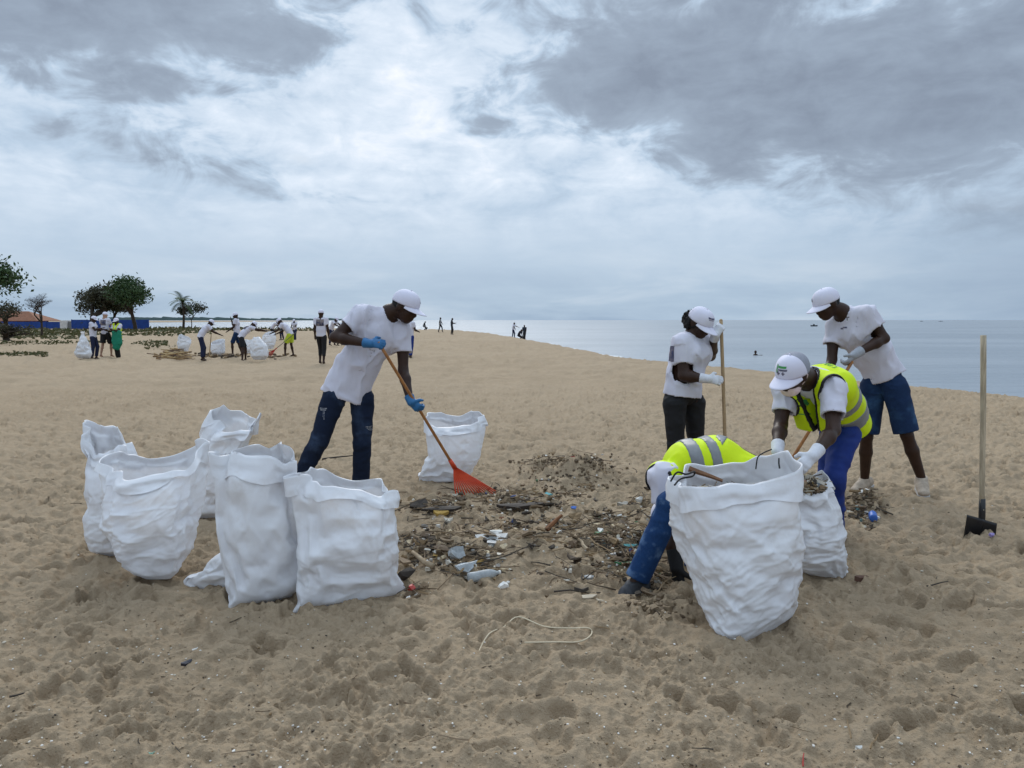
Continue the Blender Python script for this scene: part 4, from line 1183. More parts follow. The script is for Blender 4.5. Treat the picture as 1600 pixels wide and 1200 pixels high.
pole_a, pole_b = at(594, 539, 6.10), at(708, 727, 6.46); pax = unit(pole_b - pole_a)
glove(A, hand_prims(J['wrR'], V((1, -0.05, 0.0)), V((0.0, 0.85, -0.4)), V((0.2, -0.1, 0.9)), curl=(40, 70, 40), cuff_dir=J['elR'] - J['wrR']), BLUE_GLOVE)
glove(A, hand_prims(J['wrL'], V((0.75, 0.05, -0.65)), V((0.15, 0.95, 0.1)), V((0.6, 0, 0.7)), curl=(45, 70, 45), cuff_dir=V(J['elL']) - V(J['wrL'])), BLUE_GLOVE)
for q in 'LR': shoe(A, J['an' + q], J['toe' + q], SHOE_D)
# worn-through places on both thighs
RIP = mat('frayed_white_threads', (0.42, 0.43, 0.46), 0.9, color2=(0.05, 0.06, 0.09), vscale=70)
decal('frayed_patch', Ai['trousers'], at(505, 640, 6.2), V((0, 1, 0)), V((0, 0, 1)), [(-0.03, 0.03, 0.005, 0.013), (-0.026, 0.022, -0.008, 0.0), (0.004, 0.010, -0.08, -0.012), (-0.004, 0.0, -0.06, -0.012)], RIP, Ai['trousers'])
decal('frayed_patch', Ai['trousers'], at(573, 672, 6.2), V((0, 1, 0)), V((0, 0, 1)), [(-0.035, 0.028, 0.006, 0.011), (-0.028, 0.03, -0.006, -0.001), (-0.02, 0.024, -0.018, -0.013), (-0.01, 0.02, -0.027, -0.024)], RIP, Ai['trousers'])
if Ai['cap']: decal('cap_print', Ai['cap'], Ai['hp'](0.11, 0.02, 0.075), -Ai['f'] * 0.8 - Ai['s'] * -0.55, Ai['u'], [(-0.012, 0.014, -0.005, 0.003), (0, 0.012, 0.006)], NAVY_PRINT, Ai['cap'], off=0.006)

# ------------------------------------------------------------------ the woman with the pole
J = dict(pelvis=at(1067, 611, 6.50), waist=at(1071, 582, 6.50), chest=at(1078, 550, 6.50), neck=at(1080, 523, 6.50), head=at(1093, 504, 6.46), hf=(0.50, -0.62, -0.55), hu=(0.35, -0.35, 0.85),
         shL=at(1100, 534, 6.63), elL=at(1110, 556, 6.80), wrL=at(1117, 525, 6.42), shR=at(1066, 536, 6.40), elR=at(1068, 587, 6.34), wrR=at(1105, 592, 6.26),
         hipL=at(1083, 620, 6.58), knL=at(1088, 694, 6.56), anL=at(1087, 768, 6.62), toeL=at(1105, 775, 6.5), hipR=at(1054, 620, 6.44), knR=at(1056, 694, 6.40), anR=at(1041, 770, 6.46), toeR=at(1060, 780, 6.3))
Bw, Bi = person('woman in white shirt and black leggings holding a wooden pole upright', J,
                dict(seed=7, pants=BLACKP, pname='leggings', hair='bun', bun_side=-0.6, hem=0.25, loose=0.018, leg_o=0.004, ankle_r=0.045, scale=0.93, hem_w=1.06, slv_o=0.2, head=1.10, bust=True, build=1.2, sleeve=0.62, fold=0.014, fold_scale=8.5))
glove(Bw, hand_prims(J['wrR'], V((1, -0.05, -0.12)), V((0, 0.9, -0.3)), V((0.1, 0.1, 1)), curl=(25, 45, 35), cuff_dir=V(J['elR']) - V(J['wrR']), cuff=0.06), WHITE_GLOVE)
glove(Bw, hand_prims(J['wrL'], V((0.5, 0.0, 0.85)), V((0.35, 0.9, 0.0)), V((-0.6, 0, 0.6)), curl=(55, 70, 40), cuff_dir=V(J['elL']) - V(J['wrL']), cuff=0.06), WHITE_GLOVE)
for q in 'LR': shoe(Bw, J['an' + q], J['toe' + q], SHOE_D, k=0.9)
decal('cap_print', Bi['cap'], Bi['hp'](0.12, -0.01, 0.085), -Bi['f'], Bi['u'], [(-0.03, 0.03, 0.002, 0.012), (-0.03, 0.02, -0.006, -0.002)], NAVY_PRINT, Bi['cap'], off=0.006)
decal('shirt_back_print', [c for c in Bw.children if c.name.startswith('t_shirt')][0], at(1052, 555, 6.45), V((0.85, 0.5, 0)), V((0, 0, 1)), [(-0.05, 0.08, -0.05, 0.08)], NAVY_PRINT, Bw)

# ------------------------------------------------------------------ the bending man in the yellow vest and grey-white cap
J = dict(pelvis=at(1316, 654, 5.26), waist=at(1304, 629, 5.14), chest=at(1287, 606, 4.95), neck=at(1262, 592, 4.82), head=at(1239, 584, 4.70), hf=(-0.70, -0.50, -0.46), hu=(-0.25, -0.30, 0.9),
         shL=at(1301, 607, 4.74), elL=at(1302, 672, 4.60), wrL=at(1272, 711, 4.42), shR=at(1227, 606, 4.98), elR=at(1220, 664, 4.88), wrR=at(1214, 703, 4.66),
         hipL=at(1324, 664, 5.16), knL=at(1303, 746, 5.00), anL=at(1301, 842, 5.16), toeL=at(1280, 858, 5.0), hipR=at(1306, 664, 5.34), knR=at(1294, 746, 5.24), anR=at(1294, 836, 5.34), toeR=at(1272, 850, 5.2))
Cm, Ci = person('man in yellow safety vest, face mask and blue trousers bending over a sack', J,
                dict(seed=11, pants=BLUEP, vest=True, loose=0.022, leg_o=0.014, ankle_r=0.064, pfold=0.010, hem=0.2, vest_hem=0.20, sleeve=0.66, vest_extra=[econe(at(1262, 612, 4.86), at(1275, 668, 4.92), (0.135, 0.075), (0.125, 0.055), V((0.75, -0.66, 0)), cap=1.0)], cap_back=CAP_GREY, cap_gap=False, head=1.0, cap_k=1.03, vest_w=0.97, strips=((0.24, 0.38), (0.60, 0.80)), skin=SKIN_B))
glove(Cm, hand_prims(J['wrL'], V((-0.75, -0.3, -0.55)), V((-0.3, 0.5, -0.6)), V((-0.2, -0.8, 0.3)), curl=(25, 40, 30), cuff_dir=V(J['elL']) - V(J['wrL']), cuff=0.07), WHITE_GLOVE)
glove(Cm, hand_prims(J['wrR'], V((0.1, -0.35, -0.9)), V((0.6, 0.3, 0)), V((0, -0.9, 0.2)), curl=(30, 40, 30), cuff_dir=V(J['elR']) - V(J['wrR']), cuff=0.07), WHITE_GLOVE)
for q in 'LR': shoe(Cm, J['an' + q], J['toe' + q], SHOE_D)
hpC = Ci['hp']; fC, sC, uC = Ci['f'], Ci['s'], Ci['u']
mk = simple('face_mask', [ell(hpC(0.052, 0, -0.072), (fC, sC, uC), (0.062, 0.064, 0.050))], 0.006, MASK, Cm,
            mod=lambda F, g: np.maximum(np.maximum(F, -(F + 0.007)), -((g.full() - A3(hpC(0.012, 0, -0.06))) @ A3(fC))))
for q in (-1, 1):
    link('strap', tube_mesh('strap', [hpC(0.02, q * 0.064, -0.055), hpC(0.0, q * 0.082, -0.03), hpC(-0.012, q * 0.092, 0.0), hpC(-0.008, q * 0.090, 0.02)], 0.0035, 6), MASK, mk)
decal('cap_print', Ci['cap'], hpC(0.12, 0, 0.075), -fC, uC, [(-0.036, -0.028, -0.012, 0.030), (-0.024, 0.026, 0.016, 0.026)], GREEN_PRINT, Ci['cap'], off=0.006)
decal('cap_print', Ci['cap'], hpC(0.12, 0, 0.075), -fC, uC, [(-0.022, 0.032, 0.002, 0.011), (-0.022, -0.012, 0.011), (0.010, -0.012, 0.010)], NAVY_PRINT, Ci['cap'], off=0.006)
cfr = unit(V((-0.35, -0.9, 0.1)))
tree_shapes = [(0.0, 0.035, 0.022), (-0.018, 0.022, 0.016), (0.018, 0.024, 0.015), (-0.004, 0.006, -0.036, 0.02)]
decal('tree_emblem', Ci['vest'], at(1265, 640, 4.75), V((0.1, 1, 0)), V((0, 0, 1)), tree_shapes, GREEN_PRINT, Ci['vest'])
decal('emblem_lettering', Ci['vest'], at(1265, 640, 4.75), V((0.1, 1, 0)), V((0, 0, 1)), [(-0.035, 0.045, -0.046, -0.040)], GREEN_PRINT, Ci['vest'])
back_letters = []
for i, wd in enumerate((0.020, 0.022, 0.012, 0.022, 0.020, 0.022)):
    x0 = -0.09 + i * 0.030
    back_letters += [(x0, x0 + 0.006, -0.02, 0.02), (x0, x0 + wd, 0.014, 0.020)] + ([(x0 + wd - 0.006, x0 + wd, -0.02, 0.014)] if i % 2 else [(x0, x0 + wd, -0.020, -0.014)])
back_letters += [(-0.06, 0.07, -0.036, -0.030)]
dn = unit(V(Ci['chest_f'])) ; upb = unit(V(J['neck']) - V(J['chest']))
decal('back_lettering', Ci['vest'], V(J['chest']).lerp(V(J['neck']), 0.25) - dn * 0.14, dn, upb, back_letters, GREEN_PRINT, Ci['vest'])

# ------------------------------------------------------------------ the tall man in denim shorts
J = dict(pelvis=at(1378, 580, 6.60), waist=at(1364, 553, 6.60), chest=at(1337, 518, 6.58), neck=at(1319, 488, 6.58), head=at(1292, 474, 6.55), hf=(-0.84, -0.25, -0.46), hu=(-0.40, -0.1, 0.9),
         shL=at(1354, 489, 6.47), elL=at(1382, 529, 6.42), wrL=at(1336, 553, 6.32), shR=at(1303, 508, 6.69), elR=at(1300, 562, 6.62), wrR=at(1287, 606, 6.48),
         hipL=at(1397, 598, 6.52), knL=at(1417, 680, 6.47), anL=at(1440, 748, 6.50), toeL=at(1449, 777, 6.25), hipR=at(1364, 598, 6.66), knR=at(1354, 682, 6.66), anR=at(1351, 750, 6.78), toeR=at(1330, 760, 6.7))
D_, Di = person('tall man in white shirt and blue denim shorts looking down, far right', J,
                dict(seed=23, pants=JEANS_SH, pname='denim_shorts', leg_cut=0.47, leg_o=0.024, loose=0.026, hem=0.30, scale=1.04, head=1.0, sleeve=0.55, fold=0.018, fold_scale=8.0, fold_st=(1.0, 1.0, 0.5), build=0.95))
glove(D_, hand_prims(J['wrL'], V((-0.55, -0.1, -0.75)), V((-0.6, 0.6, 0.1)), V((-0.3, -0.8, 0.2)), curl=(45, 60, 35), cuff_dir=V(J['elL']) - V(J['wrL']), cuff=0.07), GREY_GLOVE)
glove(D_, hand_prims(J['wrR'], unit(V(J['wrR']) - V(J['elR'])), V((0.6, -0.3, 0)), V((0, -0.9, 0)), curl=(55, 65, 35), cuff_dir=V(J['elR']) - V(J['wrR'])), GREY_GLOVE)
shoe(D_, J['anL'], J['toeL'], SHOE_W, k=1.08); shoe(D_, J['anR'], J['toeR'], SHOE_W, k=1.05)
decal('cap_print', Di['cap'], Di['hp'](0.11, -0.02, 0.075), -Di['f'] * 0.8 - Di['s'] * 0.55, Di['u'], [(-0.010, 0.010, -0.012, 0.012)], NAVY_PRINT, Di['cap'], off=0.006)

decal('chest_logo', [c for c in D_.children if c.name.startswith('t_shirt')][0], at(1337, 513, 6.3), V((0, 1, 0)), V((0, 0, 1)), [(-0.016, -0.004, -0.012, 0.002), (-0.006, 0.020, -0.002, 0.010)], NAVY_PRINT, D_)
# ------------------------------------------------------------------ the crouching man in the yellow vest behind the biggest sack
J = dict(pelvis=at(1148, 742, 4.60), waist=at(1118, 722, 4.64), chest=at(1075, 730, 4.62), neck=at(1040, 757, 4.58), head=at(1052, 805, 4.50), hf=(0.35, -0.15, -0.6), hu=(-0.75, 0, -0.55),
         shL=at(1035, 745, 4.44), elL=at(1050, 838, 4.38), wrL=at(1057, 884, 4.30), shR=at(1048, 742, 4.78), elR=at(1085, 810, 4.8), wrR=at(1110, 870, 4.7),
         hipL=at(1140, 752, 4.50), knL=at(1048, 788, 4.20), anL=at(992, 912, 4.17), toeL=at(950, 935, 4.10), hipR=at(1158, 752, 4.70), knR=at(1100, 800, 4.72), anR=at(1085, 895, 4.55), toeR=at(1060, 905, 4.5))
Em, Ei = person('person in yellow vest and blue jeans doubled over behind the biggest sack', J,
                dict(seed=31, pants=JEANS_BL, pname='jeans', vest=True, loose=0.030, leg_o=0.016, ankle_r=0.056, hem=0.1, vest_hem=0.5, sleeve=0.42, cap=True, pfold=0.009, fold=0.012, strips=((-0.10, 0.10), (0.24, 0.40))))
glove(Em, hand_prims(J['wrL'], V((0.1, -0.15, -0.9)), V((0.6, 0.5, 0)), V((-0.3, -0.8, 0)), curl=(12, 18, 18), spread=1.6, cuff_dir=V(J['elL']) - V(J['wrL']), cuff=0.09, fat=1.08), BLACK_GLOVE)
glove(Em, hand_prims(J['wrR'], V((0.1, -0.15, -0.9)), V((-0.6, 0.5, 0)), V((-0.3, -0.8, 0)), curl=(12, 18, 18), cuff_dir=V(J['elR']) - V(J['wrR'])), BLACK_GLOVE)
for q in 'LR': shoe(Em, J['an' + q], J['toe' + q], SHOE_D)
# ================================================================== TOOLS
WOOD = mat('raw_wood_pole', (0.42, 0.29, 0.16), 0.65, color2=(0.30, 0.20, 0.11), vscale=9, stretch=(6, 6, 0.7), bump=0.15, bscale=40)
WOOD_P = mat('pale_weathered_pole', (0.50, 0.42, 0.30), 0.75, color2=(0.33, 0.27, 0.19), vscale=12, stretch=(5, 5, 0.6), bump=0.25, bscale=60)
WOOD_O = mat('varnished_orange_pole', (0.36, 0.16, 0.05), 0.45, color2=(0.25, 0.10, 0.03), vscale=9, stretch=(6, 6, 0.7))
ORANGE = mat('orange_plastic', (0.62, 0.062, 0.015), 0.45, color2=(0.50, 0.045, 0.012), vscale=12, spec=0.4)
STEEL_B = mat('black_steel', (0.010, 0.010, 0.012), 0.42, var=0.3, vscale=30, spec=0.5)
def pole(name, a, b, r, material, parent, bend=0.0, taper=1.0):
    a, b = V(a), V(b); n = 8; pts = []
    for i in range(n + 1):
        t = i / n; pts.append(a.lerp(b, t) + V((math.sin(t * 5) * bend, 0, math.cos(t * 4) * bend * 0.3)))
    return link(name, tube_mesh(name, pts, [r * (1 + (taper - 1) * i / n) for i in range(n + 1)], 12), material, parent)
def fan_rake(label, top, neck, left, right, material, pole_mat, tines=15, name='leaf_rake'):
    """plastic fan rake: socket, solid upper fan, separate springy tines with hooked tips"""
    top, neck, left, right = V(top), V(neck), V(left), V(right)
    root = empty(name, ((left + right) / 2)); tag(root, label, 'rake')
    ax = unit(neck - top)
    pole('pole', top, neck + ax * 0.02, 0.0125, pole_mat, root)
    link('socket', tube_mesh('socket', [neck - ax * 0.06, neck + ax * 0.03], [0.017, 0.021], 12), material, root)
    nrm = unit((left - neck).cross(right - neck)); nrm = nrm if nrm.y < 0 else -nrm
    def fp(t, v, lift=0):
        e = left.lerp(right, t); return neck.lerp(e, v) + nrm * (0.018 * math.sin(t * math.pi) * v + lift)
    vs, fs = [], []; NU, NV = 20, 6
    for lay in (0.003, -0.003):
        for i in range(NU + 1):
            for j in range(NV + 1): vs.append(fp(i / NU, 0.04 + 0.44 * j / NV, lay + (0.0025 if (i % 2 and lay > 0) else 0)))
    n1 = (NU + 1) * (NV + 1)
    for lay in (0, 1):
        for i in range(NU):
            for j in range(NV):
                a = lay * n1 + i * (NV + 1) + j; q = (a, a + NV + 1, a + NV + 2, a + 1); fs.append(q if lay == 0 else q[::-1])
    for i in range(NU): a = i * (NV + 1) + NV; fs.append((a, a + NV + 1, a + NV + 1 + n1, a + n1))
    for i in (0, NU):
        for j in range(NV): a = i * (NV + 1) + j; fs.append((a, a + 1, a + 1 + n1, a + n1))
    link('fan', mesh('fan', vs, fs), material, root, smooth=False)
    for i in range(tines):
        t = (i + 0.5) / tines
        pts = [fp(t, 0.45), fp(t, 0.75), fp(t, 0.97), fp(t, 1.0) - nrm * 0.004 + V((0, 0, -0.004)), fp(t, 0.995) + nrm * 0.022 + V((0, 0, -0.018))]
        link('tine', tube_mesh('tine', pts, [0.0062, 0.0058, 0.0052, 0.005, 0.004], 6), material, root)
    return root
fan_rake('orange fan rake with wooden handle held by the man in dark jeans', pole_a - pax * 0.03, pole_b, at(710, 780, 6.42), at(783, 771, 6.60), ORANGE, WOOD_O)
w = empty('wooden_pole', gnd(1136, 783)); tag(w, 'long straight wooden pole held upright by the woman in leggings', 'pole')
pole('shaft', at(1126.5, 501, 6.45), at(1136, 782, 6.36), 0.0145, WOOD, w, 0.001)
link('grip_cap', simple_ball('grip_cap', at(1126.5, 501, 6.45), 0.015), WOOD, w)
w = empty('wooden_pole', at(1215, 772, 6.2)); tag(w, 'slanting brown pole behind the gloved hands over the sack', 'pole')
pole('shaft', at(1331, 566, 6.30), at(1206, 768, 6.30), 0.0135, WOOD_O, w, 0.001)
link('grip_cap', simple_ball('grip_cap', at(1331, 566, 6.30), 0.014), WOOD_O, w)

# shovel stuck in the sand
def shovel():
    Y = 5.20
    g0 = gnd(1530, 838); Y = g0.y
    root = empty('shovel', (g0.x, g0.y, 0)); tag(root, 'shovel with pale wooden shaft and black blade stuck upright in sand', 'shovel')
    a, b = at(1536.5, 524, Y), at(1534.5, 800, Y)
    pole('shaft', a, b, 0.0185, WOOD_P, root, 0.0018, 0.95)
    # blade: folded steel sheet with socket, shoulders and a rib
    def P(px, py, dy=0.0): return at(px, py, Y + dy)
    link('socket', tube_mesh('socket', [P(1534.8, 779), P(1534.5, 800), P(1534, 815), P(1533, 826, -0.01)], [0.020, 0.0215, 0.022, 0.012], 10), STEEL_B, root)
    link('rivet', simple_ball('rivet', P(1537, 797, -0.022), 0.004, 6, 4), WOOD_P, root)
    vs, fs = [], []; NU, NV = 12, 10
    tl, tr, bl, br = V((1511, 804)), V((1558, 818)), V((1504, 848)), V((1553, 862))
    for lay in (0, 0.005):
        for i in range(NU + 1):
            for j in range(NV + 1):
                t, v = i / NU, j / NV
                q = tl.lerp(tr, t).lerp(bl.lerp(br, t), v)
                dish = -0.030 * (abs(t - 0.5) * 2) ** 2 + 0.012 * math.exp(-((t - 0.5) / 0.07) ** 2) * -1
                vs.append(P(q.x, q.y, dish - 0.02 + lay + 0.03 * v))
    n1 = (NU + 1) * (NV + 1)
    for lay in (0, 1):
        for i in range(NU):
            for j in range(NV):
                a_ = lay * n1 + i * (NV + 1) + j; q = (a_, a_ + 1, a_ + NV + 2, a_ + NV + 1); fs.append(q if lay == 0 else q[::-1])
    for i in range(NU):
        for j in (0, NV): a_ = i * (NV + 1) + j; fs.append((a_, a_ + NV + 1, a_ + NV + 1 + n1, a_ + n1))
    for j in range(NV):
        for i in (0, NU): a_ = i * (NV + 1) + j; fs.append((a_, a_ + 1, a_ + 1 + n1, a_ + n1))
    link('blade', fix_normals(mesh('blade', vs, fs)), STEEL_B, root)
shovel()
# cord loops through the rim of the biggest sack
CORD = mat('black_cord', (0.012, 0.012, 0.013), 0.6)
def cord(label, pts, r=0.0035, material=None, name='cord', cat='cord', group=None, sub=5):
    pts = [V(p) for p in pts]; sm = []
    for i in range(len(pts) - 1):
        p0, p1, p2, p3 = pts[max(i - 1, 0)], pts[i], pts[i + 1], pts[min(i + 2, len(pts) - 1)]
        for k in range(sub):
            t = k / sub
            sm.append(0.5 * ((2 * p1) + (p2 - p0) * t + (2 * p0 - 5 * p1 + 4 * p2 - p3) * t * t + (3 * p1 - p0 - 3 * p2 + p3) * t ** 3))
    sm.append(pts[-1])
    o = link(name, tube_mesh(name, sm, r, 7), material or CORD); tag(o, label, cat, group); return o
# ================================================================== BACKGROUND PEOPLE
YELLOW_SH = mat('yellow_green_cloth', (0.42, 0.50, 0.03), 0.8)
GREEN_CL = mat('green_net', (0.01, 0.22, 0.13), 0.7, var=0.3, vscale=25)
DARKTEE = mat('dark_shirt', (0.02, 0.025, 0.035), 0.8)
GREYTEE = mat('grey_shirt', (0.25, 0.26, 0.28), 0.8)
PRINT = mat('dark_shirt_print', (0.03, 0.035, 0.075), 0.8, color2=(0.22, 0.18, 0.17), vscale=9)
def posed(x, y, face, h=1.74, lean=0, arms=((10, 15), (10, 15)), stride=0.10, head=12, crouch=0.0, spread=0.0, z=None):
    """joints of a figure on the sand; face: heading in degrees (0 away from the camera, 90 to the right); arms: (forward swing, elbow bend) left, right"""
    k = h / 1.74; a = R(face); F = V((math.sin(a), math.cos(a), 0)); Sd = V((-math.cos(a), math.sin(a), 0)); U = V((0, 0, 1))
    z0 = gz(x, y) if z is None else z; o = V((x, y, z0))
    hip = 0.93 * k * (1 - 0.42 * crouch); pel = o + U * hip - F * (0.10 * lean / 60 + 0.18 * crouch) * k
    l = R(lean); T = U * math.cos(l) + F * math.sin(l); l2 = R(lean * 0.85 + head); H = U * math.cos(l2) + F * math.sin(l2)
    wai = pel + (U * math.cos(l * 0.7) + F * math.sin(l * 0.7)) * 0.17 * k; che = wai + T * 0.20 * k; nek = che + T * 0.17 * k
    hf = F * math.cos(R(head + lean * 0.6)) - U * math.sin(R(head + lean * 0.6))
    J = dict(pelvis=pel, waist=wai, chest=che, neck=nek, head=nek + H * 0.155 * k, hf=hf, hu=U * 0.9 + F * math.sin(R(head + lean * 0.6)))
    for q, sg, (sw, eb) in (('L', 1, arms[0]), ('R', -1, arms[1])):
        sh = nek - T * 0.045 * k + Sd * sg * 0.175 * k; t = R(sw); d = -U * math.cos(t) + F * math.sin(t) + Sd * sg * 0.12; d = unit(d)
        e = sh + d * 0.29 * k; t2 = R(sw + eb); d2 = unit(-U * math.cos(t2) + F * math.sin(t2) - Sd * sg * 0.10 * (eb > 30)); J['sh' + q], J['el' + q], J['wr' + q] = sh, e, e + d2 * 0.25 * k
        st_ = stride * sg; hi_ = pel + Sd * sg * 0.09 * k - U * 0.02; an = o + Sd * sg * (0.10 + spread) * k + F * st_ * k + U * 0.075
        kn = (hi_ + an) / 2 + F * (0.04 + 0.36 * crouch + 0.05 * (st_ > 0)) * k; J['hip' + q], J['kn' + q], J['an' + q] = hi_, kn, an; J['toe' + q] = an + F * 0.2 - U * 0.04
    return J
GP = 'volunteers further up the beach'
def far_person(label, px, py, face, st, Y=None, group=GP, **kw):
    g0 = gnd(px, py) if Y is None else at(px, py, Y); x, y = g0.x, g0.y
    J = posed(x, y, face, **kw); st.setdefault('barefoot', True); st.setdefault('bare_hands', True)
    r, i = person(label, J, st, group=group, lod=1)
    if st.get('print'):
        tee = [c for c in r.children if c.name.startswith('t_shirt')][0]
        dn = unit(V(i['chest_f'])); up = unit(V(J['neck']) - V(J['chest']))
        decal('shirt_back_print', tee, V(J['chest']).lerp(V(J['neck']), 0.1) - dn * 0.14, dn, up, [(-0.13, 0.13, -0.10, 0.11)], PRINT, r, off=0.008, step=0.03)
    return r, J
far_person('man in white shirt and long navy trousers beside the tied sack, far left', 147, 558, 80, dict(pants=NAVY, seed=3), arms=((25, 70), (30, 75)), stride=0.05, head=20)
far_person('pale legged person in black shorts and printed white shirt, seen from behind', 166, 557, 15, dict(pants=BLACKP, leg_cut=0.46, skin=SKIN_L, print=True, leg_o=0.03), h=1.84, arms=((20, 60), (25, 70)), stride=-0.16)
r_, J_ = far_person('person in yellow vest carrying a green net bag', 185, 557, 200, dict(pants=BLACKP, vest=True, barefoot=True), h=1.70, arms=((35, 70), (30, 70)), stride=0.04)
gp = gnd(184, 556); gp.x *= (gp.y - 0.8) / gp.y
gb = simple('net_bag', [econe((gp.x, gp.y - 0.80, 1.02), (gp.x, gp.y - 0.80, 0.55), (0.20, 0.07), (0.22, 0.10), (1, 0, 0)), econe((gp.x, gp.y - 0.80, 0.60), (gp.x - 0.04, gp.y - 0.80, 0.38), (0.21, 0.10), (0.15, 0.11), (1, 0, 0))], 0.016, GREEN_CL, None, k=0.05, mod=lambda F, g: folds(F, g, 0.02, 9, 4))
tag(gb, 'green net bag held against the yellow vested person', 'bag')
far_person('person in white shirt and navy trousers stooping with a wooden stick', 317, 560, 60, dict(pants=NAVY, leg_cut=0.93), lean=38, arms=((45, 20), (40, 25)), stride=0.05, spread=0.05)
far_person('man in white shirt and denim shorts with one hand to his face', 371, 556, 262, dict(pants=JEANS_SH, leg_cut=0.49), arms=((15, 40), (35, 130)), stride=0.16, h=1.80)
far_person('person in black shorts bending right over the heap of white sacks', 381, 560, 62, dict(pants=BLACKP, leg_cut=0.44, print=True), lean=48, arms=((70, 10), (75, 5)), stride=0.10, spread=0.16, h=1.78)
far_person('person in lime shorts leaning left to pull a red rake', 452, 557, 268, dict(pants=YELLOW_SH, leg_cut=0.42, leg_o=0.03), lean=42, arms=((35, 30), (15, 50)), stride=0.14, spread=0.02, h=1.72)
far_person('man in printed white shirt and black trousers walking away', 503, 571, 8, dict(pants=BLACKP, leg_cut=0.80, print=True, ankle_r=0.045), h=1.78, arms=((-6, 12), (5, 12)), stride=0.10, head=5)
far_person('person in white shirt and blue trousers half hidden behind the rake man', 641, 557, 30, dict(pants=BLUEP, hair=True, cap=False), h=1.74, arms=((15, 60), (15, 60)))
far_person('stooping person in white shirt and cap behind the walking man', 519, 541, 110, dict(pants=NAVY), lean=35, arms=((50, 20), (50, 20)), h=1.72)
far_person('person without cap stooping beside the pair far behind', 531, 538, 100, dict(pants=BLACKP, cap=False), lean=30, arms=((50, 30), (60, 20)), h=1.70)
far_person('distant stooping person leftmost of the group behind the lime shorts', 427, 531, 95, dict(pants=BLACKP), lean=45, arms=((50, 20), (50, 20)))
far_person('distant person in dark shirt in the middle of the far group', 441, 530, 250, dict(pants=NAVY, tee=DARKTEE), lean=12, arms=((30, 40), (20, 30)))
far_person('distant person in white shirt standing right in the far group', 461, 529, 190, dict(pants=NAVY), lean=10, arms=((30, 60), (20, 30)))
far_person('dark figure in grey shirt walking on the beach crest', 688, 514, 95, dict(pants=BLACKP, tee=GREYTEE, cap=False), Y=94, stride=0.22, arms=((20, 10), (-15, 15)), group='walkers near the water', h=1.8)
far_person('dark figure standing on the beach crest looking down', 706, 517, 90, dict(pants=BLACKP, tee=DARKTEE, cap=False), Y=86, stride=0.06, head=25, arms=((25, 70), (20, 60)), group='walkers near the water', h=1.85)
far_person('small dark figure seated far off on the sand spit', 664, 512, 90, dict(pants=BLACKP, tee=DARKTEE, cap=False), Y=118, crouch=0.9, lean=20, group='walkers near the water')
far_person('pale shirted figure by the waterline, left of three', 802, 522, 100, dict(pants=NAVY, cap=False), Y=88, lean=10, arms=((60, 10), (20, 10)), group='walkers near the water')
far_person('dark figure crouching by the waterline', 813, 524, 120, dict(pants=BLACKP, tee=DARKTEE, cap=False), Y=86, crouch=1.0, lean=35, group='walkers near the water')
far_person('dark figure standing by the waterline, right of three', 819.5, 524, 200, dict(pants=BLACKP, tee=DARKTEE, cap=False), Y=84, group='walkers near the water')
far_person('swimmer with head and shoulders above the calm sea', 1181, 531, 270, dict(pants=BLACKP, tee=None, cap=False), Y=90, z=SEA_Z - 1.35, group='people in the sea') if False else None

# sacks up the beach
GS = 'sacks of the group further up the beach'
def fsack(label, secs, Y, **kw): return sack('woven_sack', label, secs, Y, Y, res=2, group=GS, **kw)
Yf = lambda py: gnd(800, py).y
fsack('tall tied grey white sack standing at far left', [(560, 122, 140, .04), (553, 118, 142, .22), (542, 121, 139, .22), (530, 125, 135, .12), (522, 127.5, 132, .05), (518, 127, 132.5, .05)], Yf(560), cuff=0, seed=71, kink=0.3)
fsack('white sack tipped over beside the driftwood heap', [(553, 283, 292, .05), (546, 279, 294, .15), (536, 277, 298, .17), (528, 279, 296, .16)], Yf(553), cuff=0.1, seed=72, rim=(-0.1, 0.1, 0, 0), kink=0.6)
fsack('open white sack next to the person stooping with a stick', [(555, 334, 349, .08), (549, 331, 351, .20), (540, 330, 351, .22), (534, 330, 350, .22)], Yf(555), cuff=0.1, seed=73, rim=(0.04, 0.1, 0, 0), kink=0.6)
fsack('white sack partly hidden behind the legs of the bending person', [(552, 380, 396, .08), (545, 378, 398, .18), (538, 379, 398, .18), (531, 381, 396, .12)], Yf(552) + 0.4, cuff=0.08, seed=74, kink=0.6)
fsack('big full white sack in front of the sack heap', [(562, 397, 414, .05), (555, 393, 419, .24), (542, 392, 417, .25), (532, 394, 410, .18), (527, 396, 405, .12)], Yf(562), cuff=0.05, seed=75, kink=0.6)
fsack('white sack with open mouth behind the red rake', [(545, 411, 426, .10), (537, 408, 430, .20), (528, 410, 431, .22), (521, 412, 429, .20)], Yf(549) + 1.0, cuff=0.1, seed=76, rim=(0.05, 0.1, 0, 0), kink=0.6)
RED = mat('red_plastic', (0.45, 0.03, 0.02), 0.5)
fan_rake('red fan rake pulled by the person in lime shorts', at(463, 519, 31.0), at(431, 545, 31.0), at(417, 552, 31.0), at(424, 557, 31.0), RED, mat('dark_pole', (0.10, 0.09, 0.085), 0.6), tines=9)
w = empty('wooden_stick', gnd(327, 558)); tag(w, 'short wooden stick held by the stooping person in navy', 'stick'); pole('shaft', at(330, 523, 31), at(327, 557, 31), 0.02, WOOD, w); link('grip_cap', simple_ball('grip_cap', at(330, 523, 31), 0.022), WOOD, w)

